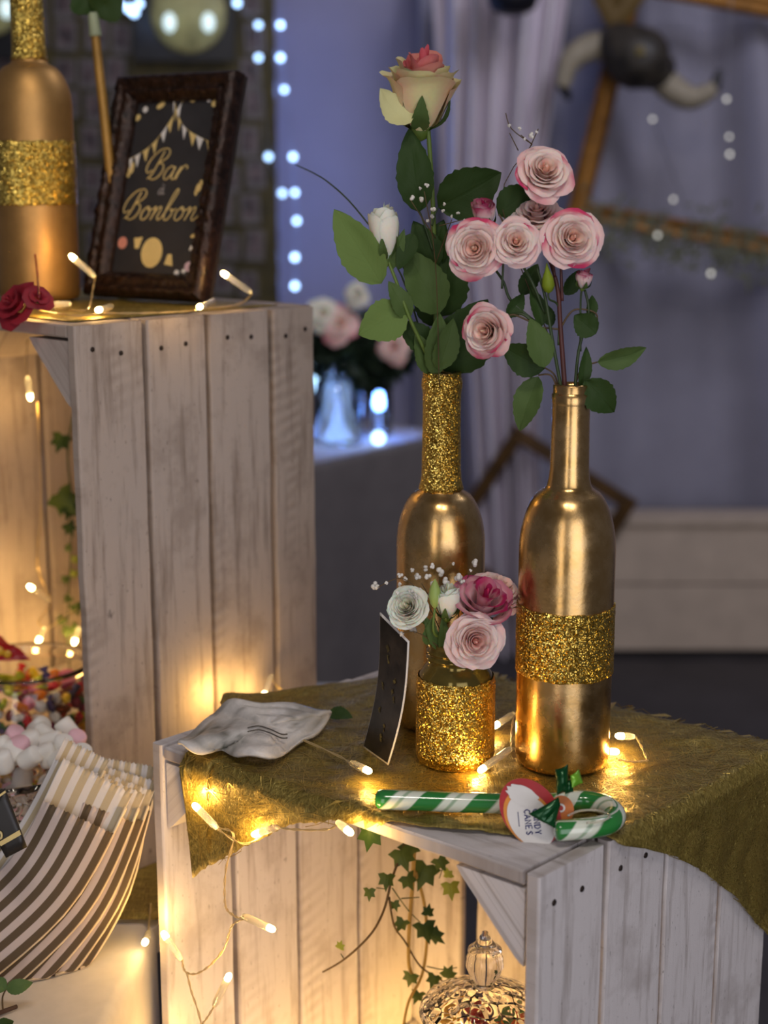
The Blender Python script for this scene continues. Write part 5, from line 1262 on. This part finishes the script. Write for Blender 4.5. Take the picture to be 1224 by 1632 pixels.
def disc_picture(label, x0, x1, y0, y1, cx, cy, r):
    a, b = at(x0, y1, YP-.02), at(x1, y0, YP-.02)
    root = thing('black_picture', label, 'picture', V((a.x+b.x)/2, YP-.02, a.z), 'black square pictures')
    build('panel', MB().box((a.x, YP-.03, a.z), (b.x, YP-.012, b.z)), m_plain('picture_black', S(16, 17, 24), .35), root, smooth=False)
    c = at(cx, cy, YP-.04); build('pale_bowl', MB().sphere(c, px2m(r, YP), 20, 12, (1, .25, 1)), m_plain('bowl_cream', S(186, 178, 120), .5, 0, .15), root)
    for dx in (-30, 32): build('glow_lamp', MB().sphere(at(cx+dx, cy+14, YP-.11), .017, 12, 8, (1, 1, 1.5)), GLOW, root)
disc_picture('black square picture with a pale round bowl shape above the sign', 216, 372, -60, 97, 300, 22, 56)
disc_picture('black square picture with a pale round shape at the upper left corner', -110, 24, -60, 92, -22, 0, 52)
# ------------------------------------------------------------------ buffet table with glowing vases
QZ = -.115
q0, q1 = onz(430, 757, QZ), onz(720, 690, QZ); dq = (q1-q0).normalized(); nq = V(-dq.y, dq.x, 0)
poly = [q0-dq*.5, q1+dq*.02, q1+dq*.02+nq*.55, q0-dq*.5+nq*.55]
tablecloth('buffet_cloth', 'white cloth with painted-in shade covering the buffet table in the background', [V(p.x, p.y) for p in poly], QZ-.001, FZ+.01, SHADED_CLOTH, wave=.015, rr=.04)
TOPR = build('buffet_runner', prism([(p.x, p.y) for p in (poly[0]+dq*.01+nq*.01, poly[1]-dq*.03+nq*.01, poly[2]-dq*.03-nq*.02, poly[3]+dq*.01-nq*.02)], QZ, QZ+.003), m_plain('runner_white', S(176, 172, 184), .8), label='pale runner on the background buffet table under the vases', cat='runner', smooth=False)
def on_q(x, y): return onz(x, y, QZ+.003)
def vase(label, c, r, h, rods):
    root = thing('glass_vase', label, 'vase', c, 'glowing glass vases'); T = Matrix.Translation(c)
    build('vase_glass', MB().lathe([(.001, .004), (r*.95, 0), (r, .004), (r, h), (r*.93, h), (r*.93, .012), (.001, .012)], 28, T), GLASS, root)
    for (dx, dy, z0, z1, rr_) in rods:
        g = build('led_rod', MB().tube([c+V(dx, dy, z0), c+V(dx, dy, lerp(z0, z1, .5)), c+V(dx*1.1, dy, z1)], rr_, 8), LED_ROD, root)
    l = bpy.data.lights.new('vase_light', 'POINT'); l.energy = 1.5; l.color = (.14, .32, 1); l.shadow_soft_size = .03
    lo = bpy.data.objects.new('vase_light', l); COL.objects.link(lo); lo.parent = root; lo.location = (0, -.02, h*.5)
    return root
vc = on_q(538, 706)
vase('tall glass vase with glowing blue white light rods on the buffet table', vc, .055, .21, [(-.036, -.012, .02, .175, .013), (.024, -.02, .02, .20, .014), (0, 0, .014, .02, .03)])
vc2 = on_q(604, 694)
vase('small glass vase with pale blue lights on the buffet table', vc2, .03, .12, [(0, -.005, .05, .10, .012)])
ob = on_q(603, 700)
build('light_ball', MB().sphere(ob+V(0, -.07, .015), .014, 12, 8), LED_C, label='small glowing pale blue ball on the buffet table', cat='lamp')
root = thing('flower_bouquet', 'dark leafy bouquet with pink roses in the glowing vase', 'bouquet', vc+V(.02, 0, .2))
bm_ = MB(); bcn = at(570, 545, vc.y)
for i in range(900):
    d = V(R.gauss(0, 1), R.gauss(0, .7), R.gauss(0, 1)); d = d.normalized()*R.random()**.5
    p = bcn+V(d.x*.135, d.y*.10, d.z*.085-.02); a = V(R.gauss(0, 1), R.gauss(0, 1), R.gauss(0, 1)).normalized(); q = a.orthogonal().normalized(); s_ = R.uniform(.02, .035)
    bm_.add([p-a*s_, p+q*s_*.4, p+a*s_, p-q*s_*.4], [(0, 1, 2, 3)])
build('foliage', bm_, m_plain('bouquet_leaf', S(30, 48, 28), .6), root, smooth=False, kind='stuff')
stem(root, [vc+V(0, 0, .03), vc+V(.01, 0, .12), bcn], .006, STEM_D)
for (x, y, r, sch) in ((540, 516, 26, SPINK), (627, 553, 22, SPALE), (514, 500, 22, SWHITE), (568, 470, 16, SWHITE)):
    rose(root, at(x, y, vc.y-.10), V(R.uniform(-.3, .3), -1, .3), px2m(r, vc.y), sch, 4, x, sepal=False, grid=4)
